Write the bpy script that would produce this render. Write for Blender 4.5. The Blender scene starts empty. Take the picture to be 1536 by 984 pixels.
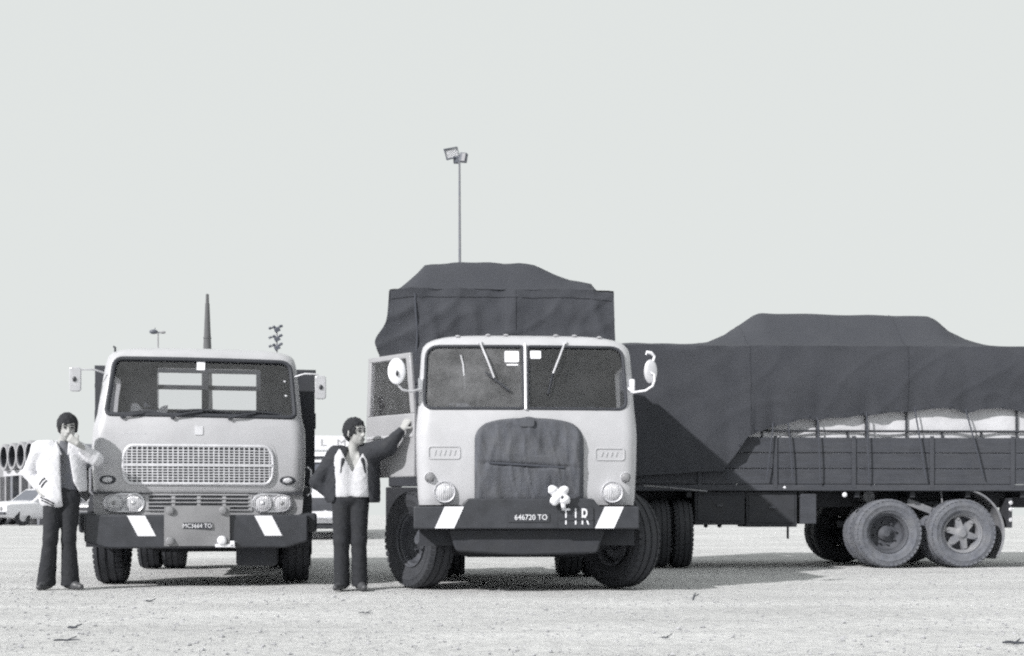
import bpy, bmesh, math, random
import numpy as np
from mathutils import Vector, Matrix, noise

random.seed(7)
rng = np.random.default_rng(7)
sc = bpy.context.scene
COL = sc.collection
R = math.radians

# ------------------------------------------------------------------ camera
CAMH, FPX, HZ = 0.80, 1750.0, 772.0
cam = bpy.data.cameras.new('camera')
cam.sensor_width = 36.0
cam.lens = FPX / 1536 * 36.0
cam.shift_y = (HZ - 492) / 1536
cam.clip_start, cam.clip_end = 0.1, 3000
camo = bpy.data.objects.new('camera', cam)
camo.location = (0, 0, CAMH)
camo.rotation_euler = (R(90), 0, 0)
COL.objects.link(camo)
sc.camera = camo

# ------------------------------------------------------------------ sky, sun, exposure
SUN_EL, SUN_DIR = R(33), (0.72, 0.694)          # SUN_DIR: the way the light travels over the ground
w = bpy.data.worlds.new('World'); sc.world = w; w.use_nodes = True
nt = w.node_tree; nt.nodes.clear()
out = nt.nodes.new('ShaderNodeOutputWorld'); bg = nt.nodes.new('ShaderNodeBackground')
sky = nt.nodes.new('ShaderNodeTexSky'); sky.sky_type = 'NISHITA'; sky.sun_disc = False
sky.sun_elevation = SUN_EL
sky.sun_rotation = math.atan2(-SUN_DIR[0], -SUN_DIR[1])
sky.dust_density = 4.0
bw = nt.nodes.new('ShaderNodeRGBToBW')
mx = nt.nodes.new('ShaderNodeMix'); mx.data_type = 'RGBA'
mx.inputs[0].default_value = 0.95
mx.inputs[7].default_value = (7.78, 8.10, 7.98, 1)
nt.links.new(sky.outputs[0], bw.inputs[0]); nt.links.new(bw.outputs[0], mx.inputs[6])
nt.links.new(mx.outputs[2], bg.inputs[0]); bg.inputs[1].default_value = 0.1
nt.links.new(bg.outputs[0], out.inputs[0])
sl = bpy.data.lights.new('sun', 'SUN'); sl.energy = 5.0; sl.angle = R(0.8); sl.color = (1.0, 0.985, 0.97)
so = bpy.data.objects.new('sun', sl)
d = Vector((SUN_DIR[0] * math.cos(SUN_EL), SUN_DIR[1] * math.cos(SUN_EL), -math.sin(SUN_EL)))
so.rotation_euler = d.to_track_quat('-Z', 'Y').to_euler()
so.location = (-20, -15, 20); COL.objects.link(so)
sc.view_settings.view_transform = 'Standard'; sc.view_settings.look = 'None'
sc.view_settings.exposure = 0.0; sc.view_settings.gamma = 1.0
sc.view_settings.use_curve_mapping = False
sc.render.engine = 'CYCLES'
sc.cycles.filter_width = 2.2
sc.cycles.use_denoising = False          # the sampling grain stays, like the grain of the old print
sc.cycles.use_adaptive_sampling = True; sc.cycles.adaptive_threshold = 0.07; sc.cycles.adaptive_min_samples = 24
sc.cycles.sample_clamp_indirect = 2.0
sc.cycles.max_bounces = 6

# ------------------------------------------------------------------ helpers
def at(px, py, Y):
    return ((px - 768) * Y / FPX, Y, CAMH + (HZ - py) * Y / FPX)

def sstep(a, b, x):
    t = min(1, max(0, (x - a) / (b - a))); return t * t * (3 - 2 * t)

def terrain(x, y):
    return 0.40 * sstep(20, 40, y)

def interp(x, xs, ys):
    return float(np.interp(x, xs, ys))

class MB:
    def __init__(s): s.v = []; s.f = []; s.m = []
    def add(s, vs, fs, mi=0):
        o = len(s.v); s.v += [tuple(p) for p in vs]
        s.f += [tuple(i + o for i in f) for f in fs]; s.m += [mi] * len(fs); return s
    def box(s, x0, x1, y0, y1, z0, z1, M=None, mi=0):
        vs = [Vector(p) for p in ((x0,y0,z0),(x1,y0,z0),(x1,y1,z0),(x0,y1,z0),(x0,y0,z1),(x1,y0,z1),(x1,y1,z1),(x0,y1,z1))]
        if M is not None: vs = [M @ p for p in vs]
        return s.add(vs, [(3,2,1,0),(4,5,6,7),(0,1,5,4),(1,2,6,5),(2,3,7,6),(3,0,4,7)], mi)
    def bar(s, a, b, wd, ht, up=(0,0,1)):
        a, b = Vector(a), Vector(b); t = (b - a); L = t.length; t.normalize()
        u = Vector(up); x = t.cross(u)
        if x.length < 1e-4: x = t.cross(Vector((1,0,0)))
        x.normalize(); u = x.cross(t)
        M = Matrix(((x.x,t.x,u.x,a.x),(x.y,t.y,u.y,a.y),(x.z,t.z,u.z,a.z),(0,0,0,1)))
        return s.box(-wd/2, wd/2, 0, L, -ht/2, ht/2, M)
    def tube(s, pts, r, n=8, closed=False, caps=True, rs=None):
        pts = [Vector(p) for p in pts]; N = len(pts); prev = None; base = len(s.v)
        for i, p in enumerate(pts):
            if closed: t = pts[(i+1) % N] - pts[i-1]
            else: t = pts[min(i+1, N-1)] - pts[max(i-1, 0)]
            t.normalize()
            if prev is None:
                u = Vector((0,0,1)) if abs(t.z) < 0.9 else Vector((1,0,0))
                u = (u - t * u.dot(t)).normalized()
            else:
                u = prev - t * prev.dot(t); u.normalize()
            prev = u; q = t.cross(u); rr = rs[i] if rs else r
            for k in range(n):
                a = 2*math.pi*k/n
                s.v.append(tuple(p + (u*math.cos(a) + q*math.sin(a)) * rr))
        M = N if closed else N - 1
        for i in range(M):
            j = (i+1) % N
            for k in range(n):
                l = (k+1) % n
                s.f.append((base+i*n+k, base+i*n+l, base+j*n+l, base+j*n+k)); s.m.append(0)
        if not closed and caps:
            s.f.append(tuple(base+k for k in range(n))[::-1]); s.m.append(0)
            s.f.append(tuple(base+(N-1)*n+k for k in range(n))); s.m.append(0)
        return s
    def cyl(s, a, b, r0, r1=None, n=16):
        r1 = r0 if r1 is None else r1
        return s.tube([a, b], r0, n, rs=[r0, r1])
    def lathe(s, prof, o=(0,0,0), axis='x', n=32, closed=False, mi=0):
        base = len(s.v); K = len(prof)
        for i in range(n):
            a = 2*math.pi*i/n; c, q = math.cos(a), math.sin(a)
            for r, h in prof:
                if axis == 'x': p = (h, r*c, r*q)
                elif axis == 'y': p = (r*c, h, r*q)
                else: p = (r*c, r*q, h)
                s.v.append((p[0]+o[0], p[1]+o[1], p[2]+o[2]))
        for i in range(n):
            j = (i+1) % n
            for k in range(K if closed else K-1):
                l = (k+1) % K
                s.f.append((base+i*K+k, base+i*K+l, base+j*K+l, base+j*K+k)); s.m.append(mi)
        return s
    def prism(s, poly, y0, y1, axis='y'):
        n = len(poly)
        def P(a, b, c): return (a, c, b) if axis == 'y' else ((c, a, b) if axis == 'x' else (a, b, c))
        vs = [P(a, b, y0) for a, b in poly] + [P(a, b, y1) for a, b in poly]
        fs = [tuple(range(n)), tuple(range(2*n-1, n-1, -1))]
        fs += [(i, i+n, (i+1) % n + n, (i+1) % n) for i in range(n)]
        return s.add(vs, fs)
    def grid(s, fn, nu, nv, mi=0):
        vs = [fn(i/(nu-1), j/(nv-1)) for i in range(nu) for j in range(nv)]
        fs = [(i*nv+j, (i+1)*nv+j, (i+1)*nv+j+1, i*nv+j+1) for i in range(nu-1) for j in range(nv-1)]
        return s.add(vs, fs, mi)
    def ball(s, c, r, nu=16, nv=10):
        if not hasattr(r, '__len__'): r = (r, r, r)
        vs = []; fs = []
        for j in range(nv+1):
            ph = math.pi*j/nv
            for i in range(nu):
                a = 2*math.pi*i/nu
                vs.append((c[0]+r[0]*math.sin(ph)*math.cos(a), c[1]+r[1]*math.sin(ph)*math.sin(a), c[2]+r[2]*math.cos(ph)))
        for j in range(nv):
            for i in range(nu):
                k = (i+1) % nu
                fs.append((j*nu+i, j*nu+k, (j+1)*nu+k, (j+1)*nu+i))
        return s.add(vs, fs)
    def patch(s, poly, fy, off=0.0, rings=5, thick=0.0):
        """a sheet that fills poly (x,z) and follows the surface y = fy(x,z)"""
        n = len(poly); cx = sum(p[0] for p in poly)/n; cz = sum(p[1] for p in poly)/n
        def layer(o):
            vs = []
            for k in range(rings):
                f = 1 - k/rings
                for x, z in poly:
                    X, Z = cx+(x-cx)*f, cz+(z-cz)*f
                    vs.append((X, fy(X, Z)+o, Z))
            vs.append((cx, fy(cx, cz)+o, cz)); return vs
        fs = [(k*n+i, k*n+(i+1) % n, (k+1)*n+(i+1) % n, (k+1)*n+i) for k in range(rings-1) for i in range(n)]
        fs += [((rings-1)*n+i, (rings-1)*n+(i+1) % n, rings*n) for i in range(n)]
        vs = layer(off)
        if thick:
            m = len(vs); vs = vs + layer(off+thick)
            fs = fs + [tuple(q+m for q in f[::-1]) for f in fs] + [(i, i+m, (i+1) % n+m, (i+1) % n) for i in range(n)]
        return s.add(vs, fs)
    def mesh(s, name, mats=(), smooth=True, ang=35, recalc=True, weld=True):
        me = bpy.data.meshes.new(name); me.from_pydata(s.v, [], s.f)
        for m in (mats if isinstance(mats, (list, tuple)) else [mats]):
            me.materials.append(m)
        me.polygons.foreach_set('material_index', s.m)
        bm = bmesh.new(); bm.from_mesh(me)
        if weld: bmesh.ops.remove_doubles(bm, verts=bm.verts, dist=1e-5)
        if recalc: bmesh.ops.recalc_face_normals(bm, faces=bm.faces)
        bm.to_mesh(me); bm.free()
        shade(me, smooth, ang); return me
    def build(s, name, mats, parent=None, smooth=True, ang=35, bevel=0, seg=2, loc=None, rot=None, recalc=True, weld=True):
        return link(name, s.mesh(name, mats, smooth, ang, recalc, weld), parent, bevel, seg, loc, rot)

def shade(me, smooth=True, ang=35):
    me.polygons.foreach_set('use_smooth', [smooth]*len(me.polygons))
    if smooth: me.set_sharp_from_angle(angle=R(ang))
    me.update()

def link(name, me, parent=None, bevel=0, seg=2, loc=None, rot=None):
    o = bpy.data.objects.new(name, me); COL.objects.link(o); o.parent = parent
    if loc is not None: o.location = loc
    if rot is not None: o.rotation_euler = rot
    if bevel:
        b = o.modifiers.new('bevel', 'BEVEL'); b.width = bevel; b.segments = seg
        b.limit_method = 'ANGLE'; b.angle_limit = R(40); b.harden_normals = False
    return o

def empty(name, loc=(0,0,0), rz=0, parent=None):
    o = bpy.data.objects.new(name, None); COL.objects.link(o); o.parent = parent
    o.location = loc; o.rotation_euler = (0, 0, rz); o.empty_display_size = 0.2
    return o

def tag(o, label=None, cat=None, group=None, kind=None):
    if label: o['label'] = label
    if cat: o['category'] = cat
    if group: o['group'] = group
    if kind: o['kind'] = kind
    return o

def text(body, size, mat, parent, loc, rot=(R(90),0,0), name='lettering', extrude=0.002, sx=1.0):
    c = bpy.data.curves.new(name, 'FONT'); c.body = body; c.size = size; c.extrude = extrude
    c.align_x = 'CENTER'; c.align_y = 'CENTER'; c.materials.append(mat)
    c.resolution_u = 3
    o = bpy.data.objects.new(name, c); COL.objects.link(o)
    dg = bpy.context.evaluated_depsgraph_get(); dg.update()
    me = bpy.data.meshes.new_from_object(o.evaluated_get(dg)); bpy.data.objects.remove(o)
    o = link(name, me, parent, loc=loc, rot=rot); o.scale = (sx, 1, 1); return o

def rpoly(pts, r, n=5):
    """round the corners of a polygon"""
    out = []; N = len(pts)
    rr = r if hasattr(r, '__len__') else [r]*N
    for i in range(N):
        p = Vector(pts[i]); a = (Vector(pts[i-1])-p); b = (Vector(pts[(i+1) % N])-p)
        q = min(rr[i], a.length*0.49, b.length*0.49)
        p0 = p+a.normalized()*q; p1 = p+b.normalized()*q
        for k in range(n+1):
            t = k/n; v = p0*(1-t)**2+p*2*t*(1-t)+p1*t*t; out.append((v.x, v.y))
    return out

def dens(poly, m=4):
    o = []
    for i in range(len(poly)):
        a = poly[i]; b = poly[(i+1) % len(poly)]
        L = math.hypot(b[0]-a[0], b[1]-a[1]); k = max(1, int(L/0.06)) if m else 1
        for j in range(k): o.append((a[0]+(b[0]-a[0])*j/k, a[1]+(b[1]-a[1])*j/k))
    return o

# ------------------------------------------------------------------ materials
def grey(v, c=0.0):
    return (v*(1-c*0.07), v, v*(1+c*0.24)) if v < 0.15 else (v, v, v*(1+c*0.05))

def pmat(name, v, rough=0.6, var=0.15, scale=6, bump=0.0, bscale=60, metal=0.0, coat=0.0, spec=0.5, cool=1.0,
         dust=0.0, dustv=0.42, dscale=3.0, stretch=None, wave=None):
    m = bpy.data.materials.new(name); m.use_nodes = True
    n = m.node_tree.nodes; L = m.node_tree.links; b = n['Principled BSDF']
    tc = n.new('ShaderNodeTexCoord'); mp = n.new('ShaderNodeMapping'); L.new(tc.outputs['Object'], mp.inputs[0])
    if stretch: mp.inputs['Scale'].default_value = stretch
    no = n.new('ShaderNodeTexNoise'); no.inputs['Scale'].default_value = scale
    no.inputs['Detail'].default_value = 6; no.inputs['Roughness'].default_value = 0.62
    L.new(mp.outputs[0], no.inputs[0])
    rp = n.new('ShaderNodeMapRange'); rp.inputs[1].default_value = 0.28; rp.inputs[2].default_value = 0.72
    rp.inputs[3].default_value = 0; rp.inputs[4].default_value = 1; L.new(no.outputs[0], rp.inputs[0])
    col = n.new('ShaderNodeMix'); col.data_type = 'RGBA'
    col.inputs[6].default_value = (*grey(v*(1-var), cool), 1); col.inputs[7].default_value = (*grey(min(0.9, v*(1+var)), cool), 1)
    L.new(rp.outputs[0], col.inputs[0]); last = col.outputs[2]
    if dust:
        n2 = n.new('ShaderNodeTexNoise'); n2.inputs['Scale'].default_value = dscale; n2.inputs['Detail'].default_value = 8
        n2.inputs['Roughness'].default_value = 0.7; L.new(tc.outputs['Object'], n2.inputs[0])
        r2 = n.new('ShaderNodeMapRange'); r2.inputs[1].default_value = 0.35; r2.inputs[2].default_value = 0.8
        r2.inputs[3].default_value = dust*0.15; r2.inputs[4].default_value = dust; L.new(n2.outputs[0], r2.inputs[0])
        c2 = n.new('ShaderNodeMix'); c2.data_type = 'RGBA'; c2.inputs[7].default_value = (*grey(dustv, 0.3), 1)
        L.new(r2.outputs[0], c2.inputs[0]); L.new(last, c2.inputs[6]); last = c2.outputs[2]
    L.new(last, b.inputs['Base Color'])
    rr = n.new('ShaderNodeMapRange'); rr.inputs[3].default_value = max(0.02, rough-0.12); rr.inputs[4].default_value = min(1, rough+0.12)
    L.new(rp.outputs[0], rr.inputs[0]); L.new(rr.outputs[0], b.inputs['Roughness'])
    b.inputs['Metallic'].default_value = metal; b.inputs['Coat Weight'].default_value = coat
    b.inputs['Coat Roughness'].default_value = 0.12; b.inputs['Specular IOR Level'].default_value = spec
    if bump:
        if wave:
            bn = n.new('ShaderNodeTexWave'); bn.inputs['Scale'].default_value = bscale; bn.inputs['Distortion'].default_value = wave
        else:
            bn = n.new('ShaderNodeTexNoise'); bn.inputs['Scale'].default_value = bscale; bn.inputs['Detail'].default_value = 5
        L.new(mp.outputs[0], bn.inputs[0])
        bp = n.new('ShaderNodeBump'); bp.inputs['Strength'].default_value = bump; bp.inputs['Distance'].default_value = 0.02
        L.new(bn.outputs[0], bp.inputs['Height']); L.new(bp.outputs[0], b.inputs['Normal'])
    return m

def glassmat(name, dust=0.05, tint=0.75):
    m = bpy.data.materials.new(name); m.use_nodes = True
    n = m.node_tree.nodes; L = m.node_tree.links; n.clear()
    o = n.new('ShaderNodeOutputMaterial'); tr = n.new('ShaderNodeBsdfTransparent'); tr.inputs[0].default_value = (tint, tint, tint*1.02, 1)
    gl = n.new('ShaderNodeBsdfGlossy'); gl.inputs['Roughness'].default_value = 0.03; gl.inputs[0].default_value = (1, 1, 1, 1)
    fr = n.new('ShaderNodeFresnel'); fr.inputs[0].default_value = 1.65
    m1 = n.new('ShaderNodeMixShader'); L.new(fr.outputs[0], m1.inputs[0]); L.new(tr.outputs[0], m1.inputs[1]); L.new(gl.outputs[0], m1.inputs[2])
    df = n.new('ShaderNodeBsdfDiffuse'); df.inputs[0].default_value = (0.5, 0.5, 0.52, 1)
    tc = n.new('ShaderNodeTexCoord'); no = n.new('ShaderNodeTexNoise'); no.inputs['Scale'].default_value = 4; no.inputs['Detail'].default_value = 9
    no.inputs['Roughness'].default_value = 0.75
    L.new(tc.outputs['Object'], no.inputs[0])
    mr = n.new('ShaderNodeMapRange'); mr.inputs[1].default_value = 0.3; mr.inputs[2].default_value = 0.75
    mr.inputs[3].default_value = dust*0.3; mr.inputs[4].default_value = dust*1.7; L.new(no.outputs[0], mr.inputs[0])
    m2 = n.new('ShaderNodeMixShader'); L.new(mr.outputs[0], m2.inputs[0]); L.new(m1.outputs[0], m2.inputs[1]); L.new(df.outputs[0], m2.inputs[2])
    L.new(m2.outputs[0], o.inputs[0]); return m

M = {}
M['cab_a'] = pmat('pale_cab_paint', 0.42, 0.36, 0.08, 2.5, coat=0.3, dust=0.22, dustv=0.36, dscale=2)
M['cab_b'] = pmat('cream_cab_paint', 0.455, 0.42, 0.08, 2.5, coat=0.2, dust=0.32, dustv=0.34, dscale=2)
M['door_b'] = pmat('grey_cab_door_paint', 0.30, 0.5, 0.08, 2.5, coat=0.1, dust=0.3, dustv=0.28)  # darker tone of the cab paint, for the open door alone
M['lining'] = pmat('cab_lining', 0.06, 0.9)
M['panel'] = pmat('grey_panel_paint', 0.33, 0.5, 0.1, 4, dust=0.15)
M['chrome'] = pmat('bright_metal', 0.62, 0.28, 0.08, 6, metal=0.85)
M['alu'] = pmat('dull_aluminium', 0.58, 0.45, 0.1, 8, metal=0.3)
M['black'] = pmat('black_paint', 0.03, 0.5, 0.3, 5, dust=0.08, dustv=0.2)
M['chassis'] = pmat('grimy_chassis', 0.026, 0.85, 0.3, 7, dust=0.1, dustv=0.2)
M['rubber'] = pmat('tyre_rubber', 0.026, 0.85, 0.3, 20, bump=0.3, bscale=80, dust=0.09, dustv=0.25)
M['rubber_dusty'] = pmat('dusty_tyre_rubber', 0.09, 0.95, 0.35, 14, bump=0.5, bscale=60, dust=0.5, dustv=0.27, dscale=5)
M['hub'] = pmat('dusty_hub_iron', 0.16, 0.8, 0.3, 10, dust=0.5, dustv=0.34, dscale=6)
M['hub_dark'] = pmat('dark_hub_iron', 0.05, 0.8, 0.3, 10, dust=0.2, dustv=0.25)
M['seal'] = pmat('window_rubber', 0.035, 0.7, 0.2)
M['white'] = pmat('white_paint', 0.76, 0.55, 0.04, 5, dust=0.06)
M['glass'] = glassmat('cab_glass', 0.035, 0.86)
M['glass_dusty'] = glassmat('dusty_cab_glass', 0.17)
M['glass_clear'] = glassmat('door_glass', 0.02, 0.92)
M['glass_car'] = pmat('dark_car_glass', 0.10, 0.12, 0.2, 3, spec=0.7)
M['lens'] = pmat('lamp_lens', 0.55, 0.16, 0.12, 30, bump=0.5, bscale=16, coat=0.6, wave=1.0)
M['lens_dark'] = pmat('amber_lamp_lens', 0.22, 0.2, 0.2, 30, coat=0.6)
M['mirror'] = pmat('mirror_back', 0.55, 0.3, 0.1, 8, metal=0.4)
M['tarp'] = pmat('dark_tarpaulin', 0.041, 0.85, 0.32, 85, bump=0.5, bscale=150, dust=0.07, dustv=0.2, dscale=2.2)
M['tarp_top'] = M['tarp']
M['muff'] = pmat('radiator_canvas', 0.058, 0.9, 0.45, 9, bump=0.5, bscale=70, stretch=(1.8, 1, 0.6), dust=0.25, dustv=0.3, dscale=4)
M['wood'] = pmat('weathered_board', 0.045, 0.85, 0.3, 5, bump=0.3, bscale=30, stretch=(0.6, 6, 9), dust=0.14, dustv=0.2)
M['wood_dark'] = pmat('dark_board', 0.04, 0.8, 0.3, 5, dust=0.1, dustv=0.2)
M['rope'] = pmat('tarry_rope', 0.06, 0.9, 0.3, 40)
M['load'] = pmat('pale_canvas', 0.52, 0.9, 0.08, 4, bump=0.2, bscale=12)
M['board'] = pmat('plate_board', 0.19, 0.5, 0.12, 5, dust=0.2)
M['paper'] = pmat('paper', 0.78, 0.8, 0.04)
M['concrete'] = pmat('pale_concrete', 0.48, 0.9, 0.12, 2)
M['concrete_dk'] = pmat('grey_concrete', 0.30, 0.9, 0.15, 2)
M['steel_far'] = pmat('mast_steel', 0.16, 0.6, 0.15, 4)
M['lamp_far'] = pmat('floodlight_housing', 0.10, 0.5, 0.2, 4)
M['brick_far'] = pmat('chimney_brick', 0.11, 0.9, 0.18, 3, cool=0.2)
M['car_white'] = pmat('white_car_paint', 0.74, 0.3, 0.04, 3, coat=0.4)
M['car_dark'] = pmat('dark_car_paint', 0.05, 0.3, 0.1, 3, coat=0.4)
M['car_grey'] = pmat('grey_car_paint', 0.30, 0.3, 0.1, 3, coat=0.4)
M['skin'] = pmat('skin', 0.36, 0.55, 0.08, 14, cool=-0.3)
M['hair'] = pmat('dark_hair', 0.016, 0.85, 0.3, 60, bump=0.6, bscale=90, stretch=(1, 1, 0.35))
M['jacket_w'] = pmat('white_jacket_cloth', 0.62, 0.85, 0.05, 9, bump=0.2, bscale=14)
M['jacket_d'] = pmat('dark_jacket_cloth', 0.024, 0.85, 0.25, 9, bump=0.3, bscale=22)
M['shirt'] = pmat('grey_shirt_cloth', 0.13, 0.85, 0.2, 12, bump=0.15, bscale=40)
M['vest'] = pmat('pale_knit', 0.54, 0.9, 0.06, 12, bump=0.3, bscale=120)
M['trouser'] = pmat('dark_trouser_cloth', 0.018, 0.85, 0.25, 10, bump=0.4, bscale=20)
M['shoe'] = pmat('shoe_leather', 0.02, 0.4, 0.2, 10, dust=0.2)
M['twig'] = pmat('dry_twig', 0.05, 0.9, 0.3, 20)
M['eye'] = pmat('eye_dark', 0.015, 0.3, 0.1)
M['stone'] = pmat('pebble_stone', 0.36, 0.95, 0.35, 30)

# dirt of the yard
def dirt():
    m = bpy.data.materials.new('pale_dirt'); m.use_nodes = True
    n = m.node_tree.nodes; L = m.node_tree.links; b = n['Principled BSDF']
    ge = n.new('ShaderNodeNewGeometry')
    def nz(scale, det, rough, st=None):
        t = n.new('ShaderNodeTexNoise'); t.inputs['Scale'].default_value = scale; t.inputs['Detail'].default_value = det; t.inputs['Roughness'].default_value = rough
        if st:
            mp = n.new('ShaderNodeMapping'); mp.inputs['Scale'].default_value = st; mp.inputs['Rotation'].default_value = (0, 0, R(6))
            L.new(ge.outputs['Position'], mp.inputs[0]); L.new(mp.outputs[0], t.inputs[0])
        else: L.new(ge.outputs['Position'], t.inputs[0])
        return t
    a = nz(0.55, 5, 0.6, (0.5, 1.6, 1)); c = nz(9, 7, 0.7); f = nz(55, 4, 0.6)
    rp = n.new('ShaderNodeValToRGB'); e = rp.color_ramp.elements
    e[0].position = 0.30; e[0].color = (*grey(0.455), 1); e[1].position = 0.66; e[1].color = (*grey(0.575), 1)
    L.new(a.outputs[0], rp.inputs[0])
    m1 = n.new('ShaderNodeMix'); m1.data_type = 'RGBA'; m1.blend_type = 'MULTIPLY'; m1.inputs[0].default_value = 1.0
    r1 = n.new('ShaderNodeValToRGB'); r1.color_ramp.elements[0].position = 0.30; r1.color_ramp.elements[0].color = (0.74, 0.74, 0.75, 1)
    r1.color_ramp.elements[1].position = 0.58; r1.color_ramp.elements[1].color = (1.05, 1.05, 1.05, 1); L.new(c.outputs[0], r1.inputs[0])
    L.new(rp.outputs[0], m1.inputs[6]); L.new(r1.outputs[0], m1.inputs[7])
    m2 = n.new('ShaderNodeMix'); m2.data_type = 'RGBA'; m2.blend_type = 'MULTIPLY'; m2.inputs[0].default_value = 0.38
    r2 = n.new('ShaderNodeValToRGB'); r2.color_ramp.elements[0].position = 0.33; r2.color_ramp.elements[0].color = (0.5, 0.5, 0.51, 1)
    r2.color_ramp.elements[1].position = 0.5; r2.color_ramp.elements[1].color = (1, 1, 1, 1); L.new(f.outputs[0], r2.inputs[0])
    L.new(m1.outputs[2], m2.inputs[6]); L.new(r2.outputs[0], m2.inputs[7])
    tk = nz(1.0, 3, 0.5, (0.10, 3.2, 1)); r3 = n.new('ShaderNodeValToRGB')
    r3.color_ramp.elements[0].position = 0.34; r3.color_ramp.elements[0].color = (0.80, 0.80, 0.81, 1)
    r3.color_ramp.elements[1].position = 0.47; r3.color_ramp.elements[1].color = (1, 1, 1, 1); L.new(tk.outputs[0], r3.inputs[0])
    m3 = n.new('ShaderNodeMix'); m3.data_type = 'RGBA'; m3.blend_type = 'MULTIPLY'; m3.inputs[0].default_value = 0.35
    L.new(m2.outputs[2], m3.inputs[6]); L.new(r3.outputs[0], m3.inputs[7]); L.new(m3.outputs[2], b.inputs['Base Color'])
    b.inputs['Roughness'].default_value = 0.95; b.inputs['Specular IOR Level'].default_value = 0.2
    ad = n.new('ShaderNodeMath'); ad.operation = 'MULTIPLY_ADD'; ad.inputs[1].default_value = 0.5
    L.new(f.outputs[0], ad.inputs[0]); L.new(c.outputs[0], ad.inputs[2])
    bp = n.new('ShaderNodeBump'); bp.inputs['Strength'].default_value = 0.55; bp.inputs['Distance'].default_value = 0.04
    L.new(ad.outputs[0], bp.inputs['Height']); L.new(bp.outputs[0], b.inputs['Normal'])
    return m
M['dirt'] = dirt()

# ------------------------------------------------------------------ ground
def ground():
    u = np.linspace(-1, 1, 190); xs = 9*np.sinh(u*4.6)/np.sinh(1.0)/1.0
    ys = np.concatenate([np.linspace(-60, 4, 12), np.linspace(4.3, 18, 130), 18+np.cumsum(np.geomspace(0.12, 60, 90))])
    vs = []
    for x in xs:
        for y in ys:
            z = terrain(x, y)
            if 4 < y < 20 and abs(x) < 12:
                z += 0.010*noise.noise((x*0.9, y*0.9, 3)) + 0.010*noise.noise((x*3.1, y*3.1, 9)) + 0.004*noise.noise((x*8, y*8, 1)) - 0.008
            vs.append((x, y, z))
    nv = len(ys); nu = len(xs)
    fs = [(i*nv+j, (i+1)*nv+j, (i+1)*nv+j+1, i*nv+j+1) for i in range(nu-1) for j in range(nv-1)]
    g = MB().add(vs, fs).build('ground', M['dirt'], ang=80, recalc=False, weld=False)
    tag(g, 'pale dusty dirt yard the trucks stand on', 'ground', kind='structure')
    mb = MB()
    for i in range(5200):
        t = random.random(); Y = 5.8+11*t**1.4; X = random.uniform(-0.52, 0.52)*Y
        r = random.choice([0.004, 0.006, 0.008, 0.008, 0.011, 0.016 if random.random() < 0.4 else 0.007])*random.uniform(0.7, 1.3)
        a = random.random()*6.28; c, s_ = math.cos(a), math.sin(a); sx, sy, sz = r*random.uniform(.8, 1.5), r*random.uniform(.7, 1.1), r*random.uniform(.5, .8)
        z0 = -0.006+0.3*sz+0.5*0.01*noise.noise((X*0.9, Y*0.9, 3))
        pts = [(sx, 0, 0), (-sx*.9, sy*.2, 0), (0, sy, sz*.1), (sx*.1, -sy, 0), (sx*.2, sy*.1, sz), (0, 0, -sz)]
        mb.add([(X+p[0]*c-p[1]*s_, Y+p[0]*s_+p[1]*c, z0+p[2]) for p in pts],
               [(0,2,4),(2,1,4),(1,3,4),(3,0,4),(2,0,5),(1,2,5),(3,1,5),(0,3,5)])
    o = mb.build('gravel', M['stone'], smooth=False, recalc=False, weld=False)
    tag(o, 'small pebbles scattered over the dirt yard', 'gravel', kind='stuff')
ground()

# ------------------------------------------------------------------ wheels
TYRES = {}
def tyre_mesh(Rr, wd, ri, mat, lug=True):
    key = (Rr, wd, mat.name)
    if key in TYRES: return TYRES[key]
    h = wd/2
    half = [(ri, .62), (ri+.03, .74), (Rr*.66, .86), (Rr*.67, .91), (Rr*.70, .93), (Rr*.80, 1.0), (Rr*.81, 1.03), (Rr*.83, 1.03), (Rr*.84, .99), (Rr*.91, .97), (Rr*.955, .90), (Rr*.985, .80)]
    prof = [(r, -f*h) for r, f in half]
    tr = [(-.66, 1), (-.64, .972), (-.54, .972), (-.52, 1), (-.1, 1), (-.08, .972), (.08, .972), (.1, 1), (.52, 1), (.54, .972), (.64, .972), (.66, 1)]
    prof += [(Rr*f, x*h) for x, f in tr] + [(r, f*h) for r, f in half[::-1]]
    mb = MB().lathe(prof, n=56, closed=True)
    if lug:
        for k in range(42):
            a = 2*math.pi*k/42
            for sd in (-1, 1):
                Mx = Matrix.Rotation(a+(0.05 if sd > 0 else 0), 4, 'X') @ Matrix.Translation((sd*h*.83, 0, Rr*.968)) @ Matrix.Rotation(sd*R(28), 4, 'Y')
                mb.box(-h*.2, h*.2, -.024, .024, -.02, .006, Mx)
    me = mb.mesh('tyre', mat, ang=40); TYRES[key] = me; return me

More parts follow.
